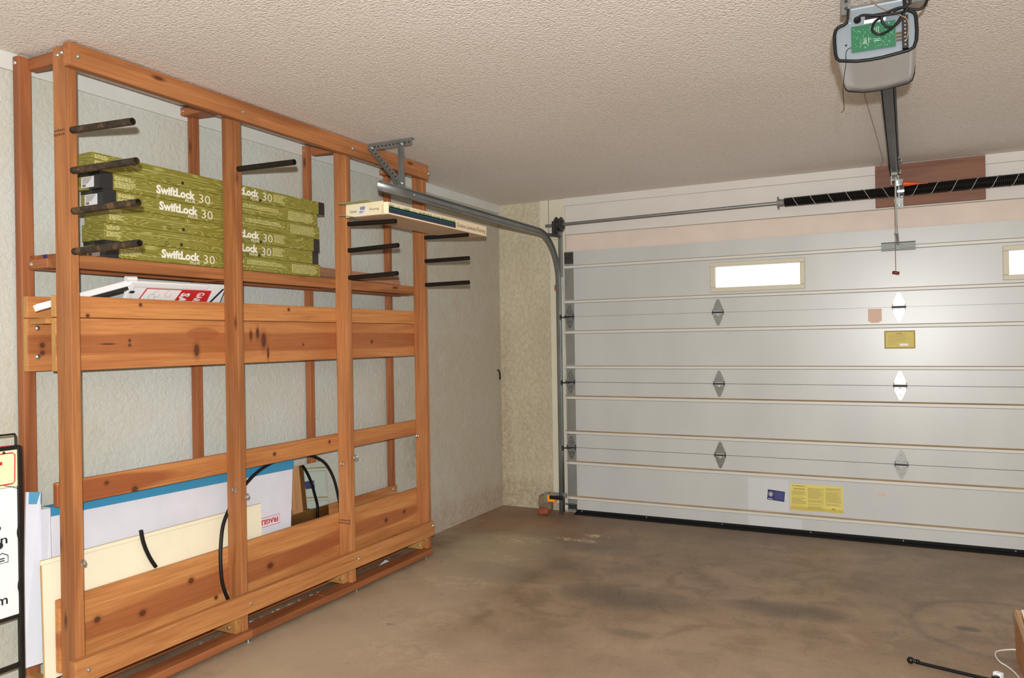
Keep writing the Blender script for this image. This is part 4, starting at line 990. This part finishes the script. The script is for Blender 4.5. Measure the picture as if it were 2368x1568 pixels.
# ------------------------------------------------------------------ things at the lower right
rod = thing('curtain_rod', (3.3, -2.2, 0), 'black curtain rod with ball finial lying on the floor', 'rod')
p0 = Vector((3.101, -2.172, .012)); p1 = Vector((4.05, -2.46, .030)); d = (p1 - p0).normalized()
MB().tube([p0 + d * .03, p1], .0075, 14).build('rod_tube', 'black_gloss', rod, smooth=40)
MB().lathe(p0 - d * .012 + Vector((0, 0, .003)), d, [(0, .002), (.001, .006), (.004, .0105), (.009, .0135), (.015, .0148), (.021, .0135), (.026, .010), (.029, .0075), (.033, .0075), (.035, .011), (.038, .011), (.040, .008), (.043, .0105), (.046, .0105), (.050, .0078)], 24).build('finial', 'black_gloss', rod, smooth=60)
kb = thing('cardboard_box', (3.7, -2.05, 0), 'brown cardboard box holding white paper at the lower right corner', 'box')
bx0, bx1, by0, by1, bh = 3.516, 3.90, -2.215, -1.90, .205
m = MB(); tk = .005
m.box(bx0, bx1, by0, by1, 0, .004).box(bx0, bx0 + tk, by0, by1, .004, bh).box(bx1 - tk, bx1, by0, by1, .004, bh).box(bx0 + tk, bx1 - tk, by0, by0 + tk, .004, bh).box(bx0 + tk, bx1 - tk, by1 - tk, by1, .004, bh)
m.build('box_body', 'kraft', kb)
MB().quadslab([(bx0 - .002, by0, bh - .03), (bx0 - .002, by1, bh - .022), (bx0 + .004, by1, bh + .004), (bx0 + .004, by0, bh + .004)], .003).build('box_rim', 'kraft_pale', kb)
pp_ = MB().quadslab([(bx0 + .02, by0 + .02, bh - .03), (bx1 - .02, by0 + .02, bh - .03), (bx1 - .02, by1 - .01, bh + .006), (bx0 + .02, by1 - .01, bh + .006)], .012).build('paper_stack', 'white_paper')
tag(pp_, 'white paper sheets sticking out of the brown cardboard box', 'paper')
cab = MB().tube(spline([(3.60, -1.835, .006), (3.524, -1.829, .005), (3.496, -1.838, .004), (3.467, -1.858, .004), (3.443, -1.889, .004), (3.436, -1.93, .004), (3.438, -1.97, .004), (3.448, -2.012, .004), (3.466, -2.042, .004), (3.486, -2.092, .004), (3.500, -2.16, .004), (3.512, -2.3, .004), (3.50, -2.46, .004)], 8), .0035, 8).build('white_cable', 'white_cord', None, smooth=60)
tag(cab, 'thin white cable looping on the floor beside the cardboard box', 'cable')
pl = thing('white_plug', (3.42, -2.2, 0), 'small white plastic plug on the floor by the curtain rod', 'plug')
MB().obox((3.424, -2.185, .013), ((.8, -.6, 0), (.6, .8, 0), (0, 0, 1)), (.016, .013, .013)).build('plug_body', 'white_plastic', pl, bevel=.004)
MB().obox((3.412, -2.215, .011), ((.8, -.6, 0), (.6, .8, 0), (0, 0, 1)), (.010, .014, .008)).build('plug_cap', 'black_plastic', pl, bevel=.003)

# ------------------------------------------------------------------ camera
Fx = 1799.9; yaw, pit, roll = .470, .0008, -.0158
cam = bpy.data.cameras.new('camera'); co = bpy.data.objects.new('camera', cam); COL.objects.link(co)
cam.sensor_fit = 'HORIZONTAL'; cam.sensor_width = 36.0; cam.lens = 36.0 * Fx / 2368; cam.clip_start = .02; cam.clip_end = 100
Fd = Vector((-math.sin(yaw) * math.cos(pit), math.cos(yaw) * math.cos(pit), math.sin(pit)))
Rd = Vector((math.cos(yaw), math.sin(yaw), 0)); Ud = Rd.cross(Fd)
R2 = Rd * math.cos(roll) + Ud * math.sin(roll); U2 = -Rd * math.sin(roll) + Ud * math.cos(roll)
M = Matrix((( R2.x, U2.x, -Fd.x), (R2.y, U2.y, -Fd.y), (R2.z, U2.z, -Fd.z))).to_4x4(); M.translation = Vector((3.1113, -5.931, 1.4229))
co.matrix_world = M; S.camera = co

# ------------------------------------------------------------------ light
def falloff(light, mode, strength, smooth=0.0):
    light.use_nodes = True; nt = light.node_tree
    em = next(n for n in nt.nodes if n.type == 'EMISSION'); lf = nt.nodes.new('ShaderNodeLightFalloff')
    lf.inputs['Strength'].default_value = strength; lf.inputs['Smooth'].default_value = smooth
    nt.links.new(lf.outputs[mode], em.inputs['Strength'])
fl = bpy.data.lights.new('flash_lamp', 'POINT'); fl.shadow_soft_size = .025; fl.energy = 100; fl.color = (.99, .997, .985)
fo = bpy.data.objects.new('flash_lamp', fl); fo.location = (3.17, -6.045, 1.555); COL.objects.link(fo)
falloff(fl, 'Linear', 1.5)
dl = bpy.data.lights.new('rear_fill', 'AREA'); dl.shape = 'RECTANGLE'; dl.size = 4.4; dl.size_y = 2.2; dl.energy = 8; dl.color = (.97, .985, 1.0)  # added fill light in front of the closed back wall, no doorway there
dob = bpy.data.objects.new('rear_fill', dl); dob.location = (3.0, YB + .02, 1.15); dob.rotation_euler = (pi / 2, 0, 0); COL.objects.link(dob)
wd = bpy.data.worlds.new('daylight'); S.world = wd; wd.use_nodes = True
bg = wd.node_tree.nodes['Background']; bg.inputs[0].default_value = (.96, .98, 1.0, 1); bg.inputs[1].default_value = 2.2

S.view_settings.view_transform = 'Standard'; S.view_settings.look = 'None'; S.view_settings.gamma = 1.0; S.view_settings.use_curve_mapping = False
S.view_settings.exposure = 0.0
S.cycles.use_denoising = True
S.cycles.max_bounces = 8; S.cycles.diffuse_bounces = 4
